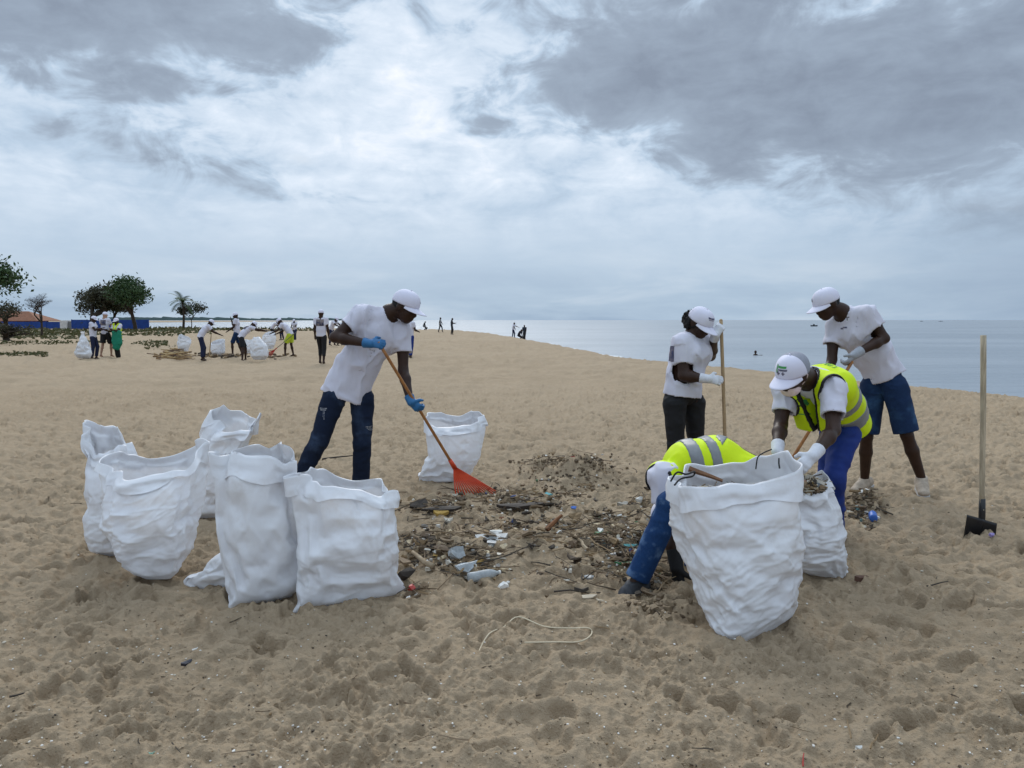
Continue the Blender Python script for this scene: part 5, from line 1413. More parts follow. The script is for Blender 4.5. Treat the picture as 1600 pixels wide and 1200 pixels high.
# ================================================================== VEGETATION, FENCE, HOUSE, FAR SHORE
LEAF = mat('dark_green_leaf', (0.030, 0.062, 0.022), 0.6, color2=(0.050, 0.090, 0.030), vscale=0.9, trans=0.15)
LEAF_D = mat('dull_olive_leaf', (0.042, 0.048, 0.026), 0.7, color2=(0.060, 0.055, 0.032), vscale=0.8, trans=0.12)
BARK = mat('grey_brown_bark', (0.055, 0.042, 0.032), 0.9, var=0.3, vscale=4)
def grow_tree(name, label, x, y, H, crown_r, leaf=None, nleaf=2600, leaf_s=0.22, seed=1, spread=0.9, levels=5, trunk_h=0.28, r0=0.16, squash=0.75, cat='tree', group='trees behind the beach', lean=0.0, cz=None):
    """trunk splitting into limbs and twigs; crown of single leaf faces gathered in clumps round the twig ends"""
    rn = random.Random(seed); z0 = gz(x, y); root = empty(name, (x, y, z0)); tag(root, label, cat, group)
    vs, fs, ends = [], [], []
    def seg(p, q, ra, rb, n):
        d = unit(q - p); s_ = d.cross(V((0.2, 0.9, 0.3))); s_ = unit(s_); t_ = d.cross(s_); b0 = len(vs)
        for c, r in ((p, ra), (q, rb)):
            for j in range(n): a = 2 * math.pi * j / n; vs.append(c + (s_ * math.cos(a) + t_ * math.sin(a)) * r)
        for j in range(n): fs.append((b0 + j, b0 + (j + 1) % n, b0 + n + (j + 1) % n, b0 + n + j))
    def branch(p, d, L, r, lev):
        n = 2 if lev < 3 else 1; q = p
        for i in range(n):
            d = unit(d + V((rn.uniform(-.18, .18), rn.uniform(-.18, .18), rn.uniform(-.08, .14)))); q2 = q + d * L / n
            seg(q, q2, r * (1 - 0.25 * i / n), r * (1 - 0.25 * (i + 1) / n), 6 if lev < 3 else 4); q = q2
        if lev >= levels: ends.append(q); return
        for i in range(rn.choice((2, 3, 3)) if lev else rn.choice((3, 4))):
            a = rn.uniform(0, 6.28); dv = unit(d * 0.8 + V((math.cos(a), math.sin(a), rn.uniform(-0.15, 0.35))) * spread)
            branch(q, dv, L * rn.uniform(0.62, 0.82), r * 0.60, lev + 1)
    L0 = H * trunk_h
    branch(V((x, y, z0 - 0.2)), V((lean, 0, 1)), L0 + 0.2, r0, 0)
    # scale limbs so that the crown ends where the photo has it
    mx = max(v.z for v in vs) - z0; kz = H / mx; mr = max(math.hypot(v.x - x, v.y - y) for v in vs); kr = crown_r / mr
    for v in vs + ends: v.x = x + (v.x - x) * kr; v.y = y + (v.y - y) * kr; v.z = z0 + (v.z - z0) * kz
    link('trunk', mesh('trunk', vs, fs), BARK, root)
    if leaf is not None:
        nr_ = np.random.default_rng(seed); E_ = np.array([tuple(e) for e in ends])
        c = E_[nr_.integers(0, len(E_), nleaf)] + nr_.normal(0, 1, (nleaf, 3)) * np.array([0.08, 0.08, 0.085]) * H
        a = nr_.normal(0, 1, (nleaf, 3)); a /= np.linalg.norm(a, axis=1, keepdims=True); b = np.cross(a, nr_.normal(0, 1, (nleaf, 3))); b /= np.linalg.norm(b, axis=1, keepdims=True)
        s_ = leaf_s * nr_.uniform(0.5, 1.2, (nleaf, 1))
        q = np.stack([c - a * s_, c + b * s_ * 0.45, c + a * s_, c - b * s_ * 0.45], 1).reshape(-1, 3)
        link('crown', mesh('crown', q, np.arange(nleaf * 4).reshape(-1, 4)), leaf, root, smooth=False)
    return root
def X(px, Y): return at(px, 500, Y).x
grow_tree('leafy_tree', 'large round dark green tree by the blue fence', X(212, 112), 112, 6.7, 4.0, LEAF, 7500, 0.26, 4, spread=1.25, trunk_h=0.11, r0=0.15)
grow_tree('leafy_tree', 'wide brownish green tree left of the round green tree', X(145, 118), 118, 6.2, 4.8, LEAF_D, 7500, 0.24, 9, spread=1.4, trunk_h=0.10, r0=0.14)
grow_tree('leafy_tree', 'low olive tree between the two big dark trees', X(178, 121), 121, 5.0, 2.6, LEAF_D, 2600, 0.24, 13, spread=1.1, trunk_h=0.18, r0=0.2)
grow_tree('bare_tree', 'leafless thin branched tree standing before the brown roof', X(64, 75), 75, 4.1, 2.3, None, 0, 0, 15, spread=0.95, levels=7, trunk_h=0.22, r0=0.12)
grow_tree('leafy_tree', 'tree with green crown cut by the left picture edge', X(-48, 48), 48, 5.2, 2.9, LEAF, 5200, 0.17, 21, spread=1.1, trunk_h=0.36, r0=0.2)
grow_tree('tangled_bush', 'dark tangled bush of bare twigs at the left edge', X(8, 66), 66, 2.9, 2.3, LEAF_D, 800, 0.14, 25, spread=1.3, levels=6, trunk_h=0.12, r0=0.09, cat='bush', group='bushes at the left edge')
grow_tree('tangled_bush', 'low fallen mass of dark branches left of the bare tree', X(14, 60), 60, 1.3, 2.2, LEAF_D, 500, 0.12, 28, spread=1.6, levels=6, trunk_h=0.10, r0=0.08, cat='bush', group='bushes at the left edge')
grow_tree('leafy_tree', 'small sparse tree beside the palm', X(299, 142), 142, 4.4, 2.6, LEAF_D, 900, 0.25, 33, spread=1.2, trunk_h=0.35, r0=0.12)
def palm(x, y, H):
    z0 = gz(x, y); root = empty('palm_tree', (x, y, z0)); tag(root, 'tall single palm with drooping fronds', 'palm', 'trees behind the beach'); rn = random.Random(5)
    link('trunk', tube_mesh('trunk', [V((x + 0.15 * math.sin(t * 3), y, z0 - 0.2 + (H + 0.2) * t)) for t in np.linspace(0, 1, 9)], [0.24 - 0.10 * t for t in np.linspace(0, 1, 9)], 8), BARK, root)
    top = V((x + 0.15 * math.sin(3), y, z0 + H))
    for k in range(17):
        a = k * 2.4; el_ = rn.uniform(-0.25, 1.25); L = rn.uniform(2.5, 3.3); vs, fs = [], []
        d0 = V((math.cos(a) * math.cos(el_), math.sin(a) * math.cos(el_), math.sin(el_))); p = top; sd_ = unit(d0.cross(V((0, 0, 1)))); pts = [p]
        for i in range(9): d0 = unit(d0 + V((0, 0, -0.17))); p = p + d0 * L / 9; pts.append(p)
        for i in range(1, 10):
            wl = 0.75 * math.sin(i / 10 * math.pi) ** 0.6
            for sg in (-1, 1):
                for h_ in (0, 0.5):
                    q = pts[i - 1].lerp(pts[i], h_); t_ = q + sd_ * sg * wl + (pts[i] - pts[i - 1]) * 0.9 + V((0, 0, -0.22 * wl)); b0 = len(vs); e = (pts[i] - pts[i - 1]) * 0.45
                    vs += [q, q + e, t_]; fs.append((b0, b0 + 1, b0 + 2))
        link('frond', mesh('frond', vs, fs), LEAF, root, smooth=False)
palm(X(286, 140), 140, 4.7)

# low plants: creeping beach vines and grass, nobody could count them
def cover(name, label, spots, leaf, size, seed, tall=0.12, cat='plants'):
    rn = np.random.default_rng(seed); C = []
    for (px0, px1, py0, py1, n, dens) in spots:
        pxs = rn.uniform(px0, px1, n); pys = rn.uniform(py0, py1, n)
        for a, b in zip(pxs, pys):
            g0 = gnd(a, b); C.append((g0.x, g0.y))
    C = np.array(C); keep = fbm(np.stack([C[:, 0] * 0.35, C[:, 1] * 0.12, C[:, 0] * 0], -1), 1.0, 3, seed) > -0.25; C = C[keep]
    z = ground_z(C[:, 0], C[:, 1]); n = len(C)
    hgt = rn.uniform(0.2, 1, n) * tall; c = np.stack([C[:, 0], C[:, 1], z + hgt], -1)
    a = rn.normal(0, 1, (n, 3)); a[:, 2] = np.abs(a[:, 2]) * 0.7 + 0.2; a /= np.linalg.norm(a, axis=1, keepdims=True); b = np.cross(a, rn.normal(0, 1, (n, 3))); b /= np.linalg.norm(b, axis=1, keepdims=True)
    sz = (size * rn.uniform(0.5, 1.3, n) * np.clip(C[:, 1] / 40, 0.5, 3))[:, None]
    q = np.stack([c - a * sz, c + b * sz * 0.5, c + a * sz, c - b * sz * 0.5], 1).reshape(-1, 3)
    o = link(name, mesh(name, q, np.arange(n * 4).reshape(-1, 4)), leaf, None, smooth=False); tag(o, label, cat, kind='stuff')
VINE = mat('beach_vine_leaf', (0.060, 0.070, 0.024), 0.7, color2=(0.11, 0.095, 0.045), vscale=0.5, trans=0.15)
cover('beach_grass', 'band of low green beach grass before the blue fence', [(-60, 330, 514, 524, 2800, 1), (230, 500, 512, 517, 1000, 1), (-60, 130, 520, 529, 700, 1)], VINE, 0.13, 3, tall=0.07)
cover('creeping_vine', 'dark creeping vines on the sand at left', [(-40, 75, 548, 557, 800, 1), (190, 262, 535, 540, 420, 1), (-60, 200, 533, 538, 600, 1), (225, 300, 541, 544, 160, 1)], VINE, 0.09, 6, tall=0.08)

BLUE_PAINT = mat('blue_painted_metal', (0.012, 0.055, 0.26), 0.6, var=0.25, vscale=1.5)
WHITE_WALL = mat('white_plaster', (0.62, 0.60, 0.58), 0.85, var=0.15, vscale=2)
def box_mesh(name, x0, x1, y0, y1, z0, z1):
    return mesh(name, [(x0, y0, z0), (x1, y0, z0), (x1, y1, z0), (x0, y1, z0), (x0, y0, z1), (x1, y0, z1), (x1, y1, z1), (x0, y1, z1)], [(0, 3, 2, 1), (4, 5, 6, 7), (0, 1, 5, 4), (1, 2, 6, 5), (2, 3, 7, 6), (3, 0, 4, 7)])
def fence(label, pxa, pxb, Y, h):
    xa, xb = X(pxa, Y), X(pxb, Y); z0 = gz(xa, Y); root = empty('blue_fence', ((xa + xb) / 2, Y, z0)); tag(root, label, 'fence'); n = max(1, int((xb - xa) / 2.4)); wv = (xb - xa) / n
    for i in range(n):
        link('panel', box_mesh('panel', xa + i * wv + 0.05, xa + (i + 1) * wv - 0.05, Y - 0.03, Y + 0.03, z0, z0 + h - 0.03 * (i % 2)), BLUE_PAINT, root, smooth=False)
    for i in range(n + 1):
        link('post', box_mesh('post', xa + i * wv - 0.06, xa + i * wv + 0.06, Y - 0.07, Y + 0.07, z0, z0 + h + 0.05), BLUE_PAINT, root, smooth=False)
fence('blue metal fence running left from the white gate block', -90, 95, 132, 1.35)
fence('blue metal fence behind the trees, right of the white gate block', 112, 232, 130, 1.55)
gb_ = empty('gate_block', (X(104, 131), 131, 0)); tag(gb_, 'small white block between the two blue fences', 'wall')
link('wall', box_mesh('wall', X(95.5, 131), X(106, 131), 130.6, 132, -0.3, 1.42), WHITE_WALL, gb_, smooth=False)
link('door', box_mesh('door', X(107, 131), X(111, 131), 130.9, 131.3, -0.3, 1.25), mat('grey_door', (0.18, 0.18, 0.18), 0.7), gb_, smooth=False)
def house():
    Y = 150; x0, x1 = X(-70, Y), X(62, Y); root = empty('brown_house', ((x0 + x1) / 2, Y, 0)); tag(root, 'low house with sloping red brown roof behind the blue fence', 'house')
    TILE = mat('red_brown_roof', (0.24, 0.105, 0.06), 0.85, var=0.2, vscale=1.2)
    link('wall', box_mesh('wall', x0 + 0.6, x1 - 2.5, Y, Y + 7, -0.3, 1.6), mat('brown_plaster', (0.20, 0.11, 0.075), 0.9, var=0.2), root, smooth=False)
    xm, xe = X(28, Y), X(62, Y); zr = 1.5 + 13.5 * Y / 1200 * 1.0; ze = 1.3
    n = 10
    for i in range(n):          # courses of tiles stepping down the slope
        t0, t1 = i / n, (i + 1) / n
        za, zb = zr + (ze - zr) * t0, zr + (ze - zr) * t1
        link('roof_course', mesh('roof_course', [(x0, Y + 3.5 - 4.2 * t0, za + .05), (xm + (xe - xm) * t0, Y + 3.5 - 4.2 * t0, za + .05), (xm + (xe - xm) * t1, Y + 3.5 - 4.2 * t1, zb + .10), (x0, Y + 3.5 - 4.2 * t1, zb + .10),
              (x0, Y + 3.5 - 4.2 * t1, zb - .02), (xm + (xe - xm) * t1, Y + 3.5 - 4.2 * t1, zb - .02)], [(3, 2, 1, 0), (4, 5, 2, 3)]), TILE, root, smooth=False)
    link('roof_back', mesh('roof_back', [(x0, Y + 3.5, zr), (xm, Y + 3.5, zr), (xe, Y + 7.5, ze), (x0, Y + 7.5, ze)], [(0, 1, 2, 3)]), TILE, root, smooth=False)
    link('roof_hip', mesh('roof_hip', [(xm, Y + 3.5, zr + .04), (xe, Y - 0.7, ze + .06), (xe, Y + 7.5, ze + .06)], [(0, 1, 2)]), TILE, root, smooth=False)
house()
# far shore beyond the bay
fx = np.linspace(X(150, 5200), X(640, 5200), 160); hz_ = 11 + 9 * fbm(np.stack([fx * 0.004, fx * 0, fx * 0], -1), 1.0, 4, 8) + 8 * np.abs(fbm(np.stack([fx * 0.03, fx * 0, fx * 0], -1), 1.0, 2, 18)); hz_ *= np.clip((fx[-1] - fx) / 700, 0.05, 1)
vs = [(a, 5200, SEA_Z - 1) for a in fx] + [(a, 5200 + 30, max(b, 1)) for a, b in zip(fx, hz_)] + [(a, 5900, SEA_Z - 1) for a in fx]; n = len(fx)
fs = [(i, i + 1, n + i + 1, n + i) for i in range(n - 1)] + [(n + i, n + i + 1, 2 * n + i + 1, 2 * n + i) for i in range(n - 1)]
o = link('far_shore', mesh('far_shore', vs, fs), mat('far_woods', (0.06, 0.085, 0.085), 1.0, spec=0), None); tag(o, kind='structure')
# tiny boats at sea
BOAT = mat('dark_boat', (0.04, 0.045, 0.05), 0.7)
for i, (px, py, Ls, lab) in enumerate(((1440, 499.3, 7, 'tiny dark boat on the horizon, left of two'), (1470, 499.2, 9, 'tiny dark boat on the horizon, right of two'), (1272, 508.5, 3.2, 'low dark boat between the two men at right'))):
    Yb = 1500 if py < 505 else 330; c = at(px, py, Yb); c.z = SEA_Z
    root = empty('boat', c); tag(root, lab, 'boat', 'boats far out')
    vs, fs = [], []
    for j in range(7):
        t = j / 6 * 2 - 1; wd_ = 0.16 * Ls * (1 - abs(t) ** 2.2); 
        vs += [(c.x + t * Ls / 2, Yb - wd_, c.z + 0.5 + 0.25 * abs(t)), (c.x + t * Ls * 0.42, Yb, c.z - 0.2), (c.x + t * Ls / 2, Yb + wd_, c.z + 0.5 + 0.25 * abs(t))]
    for j in range(6): a = j * 3; fs += [(a, a + 3, a + 4, a + 1), (a + 1, a + 4, a + 5, a + 2), (a, a + 2, a + 5, a + 3)]
    link('hull', mesh('hull', vs, fs), BOAT, root); link('cabin', box_mesh('cabin', c.x - Ls * .12, c.x + Ls * .05, Yb - .3, Yb + .3, c.z + .4, c.z + 1.1), BOAT, root, smooth=False)
# one bather in the water
c = at(1181, 533, 62); c.z = SEA_Z
b_ = empty('person', c); tag(b_, 'bather with head and shoulders above the calm sea', 'person', 'people in the sea')
simple('body', [ell(c + V((0, 0, 0.28)), ((1, 0, 0), (0, 1, 0), (0, 0, 1)), (0.10, 0.10, 0.13)), cone(c + V((0, 0, 0.15)), c + V((0, 0, -0.1)), 0.06, 0.08), econe(c + V((0, 0, 0.02)), c + V((0, 0, -0.5)), (0.20, 0.11), (0.15, 0.1), (1, 0, 0)), cone(c + V((0.18, 0, -0.02)), c + V((0.5, -0.1, 0.02)), 0.05, 0.04)], 0.02, SKIN, b_)
# foam edge where the sea meets the sand
FOAM = mat('white_foam', (0.75, 0.77, 0.78), 0.8, var=0.3, vscale=2)
ys = np.concatenate([np.linspace(10, 60, 140), np.linspace(61, 138, 90)]); vs = []
for y in ys:
    xs_ = np.linspace(crest_x(y) - 1, crest_x(y) + 30, 400); zz_ = base_h(xs_, np.full_like(xs_, y)); k_ = np.argmax(zz_ < SEA_Z + 0.03); xw = xs_[k_]
    wv_ = 0.35 + 0.3 * float(fbm(np.array([[y * 0.8, 0, 0]]), 1.0, 2, 4)[0]); o_ = 0.5 * float(fbm(np.array([[y * 0.25, 5, 0]]), 1.0, 2, 6)[0])
    vs += [(xw + o_ - max(wv_, .1), y, SEA_Z + 0.06), (xw + o_ + max(wv_, .1) * 1.6, y, SEA_Z + 0.05)]
fs = [(2 * i, 2 * i + 1, 2 * i + 3, 2 * i + 2) for i in range(len(ys) - 1)]
o = link('sea_foam', mesh('sea_foam', vs, fs), FOAM); tag(o, kind='structure')
# ================================================================== LITTER
rl = random.Random(11)
_lx, _ly, _ls = -6.5, 1.9, 0.012
_gx, _gy = np.meshgrid(_lx + np.arange(int(13 / _ls)) * _ls, _ly + np.arange(int(9.6 / _ls)) * _ls)
_gt = ground_z(_gx.ravel(), _gy.ravel()).reshape(_gx.shape)
def gq(x, y):
    i, j = (x - _lx) / _ls, (y - _ly) / _ls
    if not (0 <= i < _gt.shape[1] - 2 and 0 <= j < _gt.shape[0] - 2): return gz(x, y)
    a, b = int(i), int(j); u, w_ = i - a, j - b
    return float(_gt[b, a] * (1 - u) * (1 - w_) + _gt[b, a + 1] * u * (1 - w_) + _gt[b + 1, a] * (1 - u) * w_ + _gt[b + 1, a + 1] * u * w_)
def on_sand(px, py, dz=0.0):
    g0 = gnd(px, py)
    for _ in range(2):                    # meet the uneven ground
        g0 = gnd(px, py, gq(g0.x, g0.y))
    return V((g0.x, g0.y, gq(g0.x, g0.y) + dz))
def chip_geo(c, sx, sy, sz, yaw, tilt, n=6, rn=rl, curl=0.0):
    """irregular curled scrap with thickness"""
    vs, fs = [], []
    M_ = Matrix.Rotation(yaw, 3, 'Z') @ Matrix.Rotation(tilt, 3, 'X')
    rr = [rn.uniform(0.65, 1.15) for _ in range(n)]
    for lay in (1, -1):
        for i in range(n):
            a = 2 * math.pi * i / n; x, y = math.cos(a) * sx * rr[i], math.sin(a) * sy * rr[i]
            vs.append(V(c) + M_ @ V((x, y, lay * sz + curl * (x / sx) ** 2 + rn.uniform(-0.2, 0.2) * sz)))
    vs.append(V(c) + M_ @ V((0, 0, sz * 1.3 + rn.uniform(-1, 1) * sz))); 
    for i in range(n): j = (i + 1) % n; fs += [(i, j, 2 * n), (i, n + i, n + j, j)]
    fs.append(tuple(n + i for i in range(n))[::-1])
    return vs, fs
def twig_geo(c, L, r, yaw, pitch, rn=rl, n=4):
    vs, fs = [], []; d = V((math.cos(yaw) * math.cos(pitch), math.sin(yaw) * math.cos(pitch), math.sin(pitch))); p = V(c) - d * L / 2
    s_ = unit(d.cross(V((0, 0, 1)))); t_ = s_.cross(d); k = 3
    for i in range(k + 1):
        q = p + d * L * i / k + s_ * rn.uniform(-0.06, 0.06) * L + t_ * rn.uniform(0, 0.05) * L; ri = r * (1 - 0.5 * i / k)
        for j in range(n): a = 2 * math.pi * j / n; vs.append(q + (s_ * math.cos(a) + t_ * math.sin(a)) * ri)
    for i in range(k):
        for j in range(n): fs.append((i * n + j, i * n + (j + 1) % n, (i + 1) * n + (j + 1) % n, (i + 1) * n + j))
    fs.append(tuple(range(n))[::-1]); fs.append(tuple(k * n + j for j in range(n)))
    return vs, fs
class Heap:
    def __init__(s): s.v, s.f, s.c = [], [], []
    def add(s, g, col):
        b0 = len(s.v); s.v += g[0]; s.f += [tuple(b0 + i for i in q) for q in g[1]]; s.c += [col] * len(g[0])
    def build(s, name, label, cat, rough=0.75, kind='stuff', smooth=False):
        me = mesh(name, s.v, s.f); at_ = me.color_attributes.new('col', 'FLOAT_COLOR', 'POINT')
        at_.data.foreach_set('color', np.array([(*c, 1) for c in s.c], np.float32).ravel())
        o = link(name, me, vcol_mat('mixed_litter', rough), None, smooth=smooth); tag(o, label, cat, kind=kind); return o
EARTH = [(0.11, 0.072, 0.042), (0.15, 0.102, 0.058), (0.06, 0.042, 0.027), (0.24, 0.162, 0.085), (0.040, 0.032, 0.025), (0.28, 0.20, 0.115), (0.20, 0.142, 0.09)]
PALE = [(0.62, 0.58, 0.50), (0.50, 0.46, 0.38), (0.68, 0.67, 0.64), (0.55, 0.45, 0.30), (0.42, 0.40, 0.37)]
VIVID = [(0.05, 0.15, 0.16), (0.05, 0.08, 0.20), (0.25, 0.05, 0.035), (0.33, 0.21, 0.06), (0.06, 0.14, 0.07), (0.30, 0.33, 0.36), (0.26, 0.10, 0.05), (0.16, 0.19, 0.22)]
def pick(w=(0.66, 0.28, 0.06)):
    t = rl.random(); s_ = EARTH if t < w[0] else PALE if t < w[0] + w[1] else VIVID; c = rl.choice(s_); k = rl.uniform(0.75, 1.2); return tuple(x * k for x in c)
H1 = Heap()
# where the litter lies: centre, spread (picture px), how many, size
ZONES = [(690, 790, 55, 14, 170, 1.0), (690, 855, 60, 26, 330, 1.05), (730, 885, 60, 18, 190, 1.0), (810, 782, 60, 14, 230, 1.1), (850, 835, 90, 22, 260, 0.85), (960, 830, 50, 30, 330, 1.0), (985, 880, 45, 25, 240, 0.9),
         (905, 735, 42, 16, 220, 0.8), (850, 728, 30, 10, 80, 0.8), (890, 900, 70, 20, 90, 0.7), (1350, 792, 22, 12, 200, 0.9), (1020, 905, 25, 22, 120, 0.9), (800, 815, 120, 45, 230, 0.75), (1000, 790, 20, 14, 60, 0.8), (1260, 756, 8, 4, 0, 0.8), (650, 925, 14, 8, 30, 0.8)]
for cx, cy, sx_, sy_, n, k in ZONES:
    for i in range(int(n * 0.85)):
        px, py = rl.gauss(cx, sx_ * 0.62), rl.gauss(cy, sy_ * 0.62)
        p = on_sand(px, py); t = rl.random()
        if t < 0.44: H1.add(twig_geo(p + V((0, 0, rl.uniform(0.0, 0.03))), rl.uniform(0.06, 0.30) * k, rl.uniform(0.002, 0.0065), rl.uniform(0, 6.28), rl.uniform(-0.15, 0.35)), rl.choice(EARTH))
        elif t < 0.53: H1.add(chip_geo(p + V((0, 0, rl.uniform(0.004, 0.03))), rl.uniform(0.025, 0.07) * k, rl.uniform(0.012, 0.036) * k, rl.uniform(0.003, 0.010), rl.uniform(0, 6.28), rl.uniform(-1.1, 1.1), rl.choice((6, 7, 8)), curl=rl.uniform(-0.02, 0.035)), rl.choice(EARTH[:5]) if rl.random() < 0.8 else pick())
        elif t < 0.80: H1.add(chip_geo(p + V((0, 0, rl.uniform(0.0, 0.012))), rl.uniform(0.010, 0.036) * k, rl.uniform(0.008, 0.025) * k, rl.uniform(0.002, 0.010), rl.uniform(0, 6.28), rl.uniform(-0.9, 0.9), rl.choice((5, 6, 7)), curl=rl.uniform(-0.01, 0.014)), pick())
        else:
            r = rl.uniform(0.006, 0.018) * k; me_ = chip_geo(p + V((0, 0, r * 0.4)), r, r * rl.uniform(0.6, 1), r * 0.6, rl.uniform(0, 6.28), rl.uniform(-0.4, 0.4), 7); H1.add(me_, pick((0.35, 0.60, 0.05)))
H1.build('litter_scatter', 'raked up twigs, shells and plastic scraps spread over the sand', 'litter')
# clods of damp dark sand on the raked heaps
CLOD = Heap()
for cx, cy, sx_, sy_, n in ((905, 738, 48, 18, 420), (850, 730, 36, 12, 220), (1350, 795, 26, 14, 240), (815, 785, 60, 14, 240), (1030, 950, 40, 10, 120), (690, 850, 60, 28, 160), (970, 840, 60, 35, 220)):
    for i in range(n):
        px, py = rl.gauss(cx, sx_ * 0.6), rl.gauss(cy, sy_ * 0.6); p = on_sand(px, py); r = rl.uniform(0.006, 0.026) * rl.uniform(0.5, 1)
        CLOD.add(chip_geo(p + V((0, 0, r * 0.3)), r, r * 0.8, r * 0.6, rl.uniform(0, 6.28), rl.uniform(-0.5, 0.5), 7), rl.choice([(0.20, 0.148, 0.092), (0.25, 0.185, 0.118), (0.16, 0.115, 0.072), (0.12, 0.086, 0.055)]))
CLOD.build('sand_clods', 'crumbly dark clods of damp sand on the raked heaps', 'clods', 0.95)
# shell fragments and dark bits strewn over the whole foreground
SHL = Heap()
for i in range(1500):
    py = 640 + 560 * rl.random() ** 0.7; px = rl.uniform(-60, 1660); p = on_sand(px, py); r = rl.uniform(0.0022, 0.0065) * (1.6 if rl.random() < 0.06 else 1)
    col = rl.choice(PALE[:3]) if rl.random() < 0.66 else rl.choice(EARTH[2:5])
    SHL.add(chip_geo(p + V((0, 0, r * 0.4)), r, r * rl.uniform(0.5, 0.9), r * 0.3, rl.uniform(0, 6.28), rl.uniform(-0.5, 0.5), 6), col)
for i in range(120):
    py = 620 + 580 * rl.random(); px = rl.uniform(-60, 1660); p = on_sand(px, py)
    SHL.add(twig_geo(p + V((0, 0, 0.004)), rl.uniform(0.03, 0.12), rl.uniform(0.0015, 0.004), rl.uniform(0, 6.28), rl.uniform(-0.05, 0.1)), rl.choice(EARTH))
SHL.build('shell_fragments', 'tiny white shell bits and dark specks strewn on the sand', 'shells', 0.7)
# crumbled sand grains and small lumps give the trodden surface its bite
GRN = Heap()
for i in range(2600):
    py = 760 + 440 * rl.random() ** 0.8; px = rl.uniform(-60, 1660); p = on_sand(px, py); r = rl.uniform(0.002, 0.006)
    k = rl.uniform(0.75, 1.05); GRN.add(chip_geo(p + V((0, 0, r * 0.2)), r, r * 0.85, r * 0.55, rl.uniform(0, 6.28), rl.uniform(-0.4, 0.4), 6), (0.30 * k, 0.232 * k, 0.155 * k))
GRN.build('sand_crumbs', 'small crumbs of sand kicked up between the footprints', 'sand crumbs', 0.95)

# ---- single pieces one can pick out
def plastic(name, col, rough=0.3, clear=0.0):
    m = mat(name, col, rough, var=0.25, vscale=25, spec=0.5)
    if clear: 
        b = m.node_tree.nodes['Principled BSDF']; b.inputs['Transmission Weight'].default_value = clear; b.inputs['IOR'].default_value = 1.2
    return m
CLEAR = plastic('clear_plastic', (0.62, 0.66, 0.68), 0.25, 0.45)
def solo(name, label, geo, material, cat, smooth=False, group=None):
    o = link(name, mesh(name, *geo), material, None, smooth); tag(o, label, cat, group); return o
def scrap(name, label, px, py, sx, sy, sz, material, cat, yaw=0.3, tilt=0.3, n=7, curl=0.01, dz=0.008):
    return solo(name, label, chip_geo(on_sand(px, py, dz), sx, sy, sz, yaw, tilt, n, curl=curl), material, cat)
def bottle(label, px, py, L, r, yaw, material, cap_mat):
    c = on_sand(px, py, r * 0.75); root = empty('plastic_bottle', c); tag(root, label, 'bottle'); d = V((math.cos(yaw), math.sin(yaw), 0.06))
    prof = [(0, .6), (.02, .95), (.10, 1), (.30, .93), (.34, 1), (.62, 1), (.78, .75), (.88, .36), (.93, .33)]
    link('body', tube_mesh('body', [c + d * L * (t - .5) for t, _ in prof], [r * q for _, q in prof], 12), material, root); link('screw_cap', tube_mesh('screw_cap', [c + d * L * .43, c + d * L * .49], [r * .4, r * .4], 10), cap_mat, root)
TEAL = plastic('teal_plastic', (0.05, 0.30, 0.32), 0.4); BLUEPL = plastic('blue_plastic', (0.03, 0.12, 0.45), 0.4); DRIFT = mat('driftwood', (0.40, 0.32, 0.22), 0.85, color2=(0.26, 0.19, 0.12), vscale=20, bump=0.3, bscale=60)
DARKW = mat('wet_dark_wood', (0.045, 0.035, 0.028), 0.7, var=0.3, vscale=25, bump=0.3, bscale=60); FOAMP = mat('white_foam_plastic', (0.70, 0.69, 0.65), 0.7, var=0.15, vscale=20, bump=0.2, bscale=90)
BRICKP = mat('brown_clay', (0.13, 0.07, 0.05), 0.85, var=0.25, vscale=20); REDP = plastic('red_scrap_plastic', (0.42, 0.03, 0.02), 0.4); GREENP = plastic('green_scrap_plastic', (0.03, 0.20, 0.08), 0.45)
OCHRE = mat('ochre_husk', (0.42, 0.27, 0.07), 0.8, var=0.3, vscale=30); PURPLE = plastic('lilac_plastic', (0.35, 0.28, 0.60), 0.4); CARD = mat('dusty_card', (0.50, 0.43, 0.33), 0.85, var=0.2, vscale=15)
scrap('plastic_wrapper', 'flat teal wrapper on the dark debris right of the rake', 855, 777, 0.062, 0.034, 0.003, TEAL, 'wrapper', 0.2, 0.55, 4, dz=0.035)
scrap('plastic_scrap', 'bright blue scrap right of the middle of the debris', 896, 806, 0.030, 0.018, 0.004, BLUEPL, 'scrap', 0.4, 0.6, 5, dz=0.02)
bottle('crushed blue water bottle on the small heap at right', 1364, 795, 0.17, 0.030, 1.2, BLUEPL, FOAMP)
scrap('foam_lump', 'white foam lump on top of the small heap at right', 1348, 776, 0.05, 0.035, 0.02, FOAMP, 'foam', 0.2, 0.4, 8, dz=0.03)
scrap('plastic_scrap', 'grey green plastic scrap at foot of the small right heap', 1343, 803, 0.07, 0.03, 0.012, plastic('grey_green_plastic', (0.12, 0.17, 0.18), 0.5), 'scrap', 0.1, 0.2, 7)
bottle('clear plastic bottle lying left of centre before the sacks', 757, 902, 0.20, 0.030, 0.35, CLEAR, FOAMP)
scrap('plastic_cup', 'crumpled clear plastic cup standing in the debris', 713, 876, 0.06, 0.045, 0.03, CLEAR, 'cup', 0.5, 0.9, 8, 0.03, dz=0.04)
scrap('plastic_film', 'torn clear plastic film beside the crumpled cup', 726, 893, 0.08, 0.04, 0.004, CLEAR, 'film', 0.7, 0.5, 8, 0.03, dz=0.02)
scrap('plastic_bag', 'crumpled pale plastic bag in the middle of the debris', 770, 846, 0.12, 0.06, 0.014, CLEAR, 'bag', 0.1, 0.25, 9, 0.02, dz=0.02)
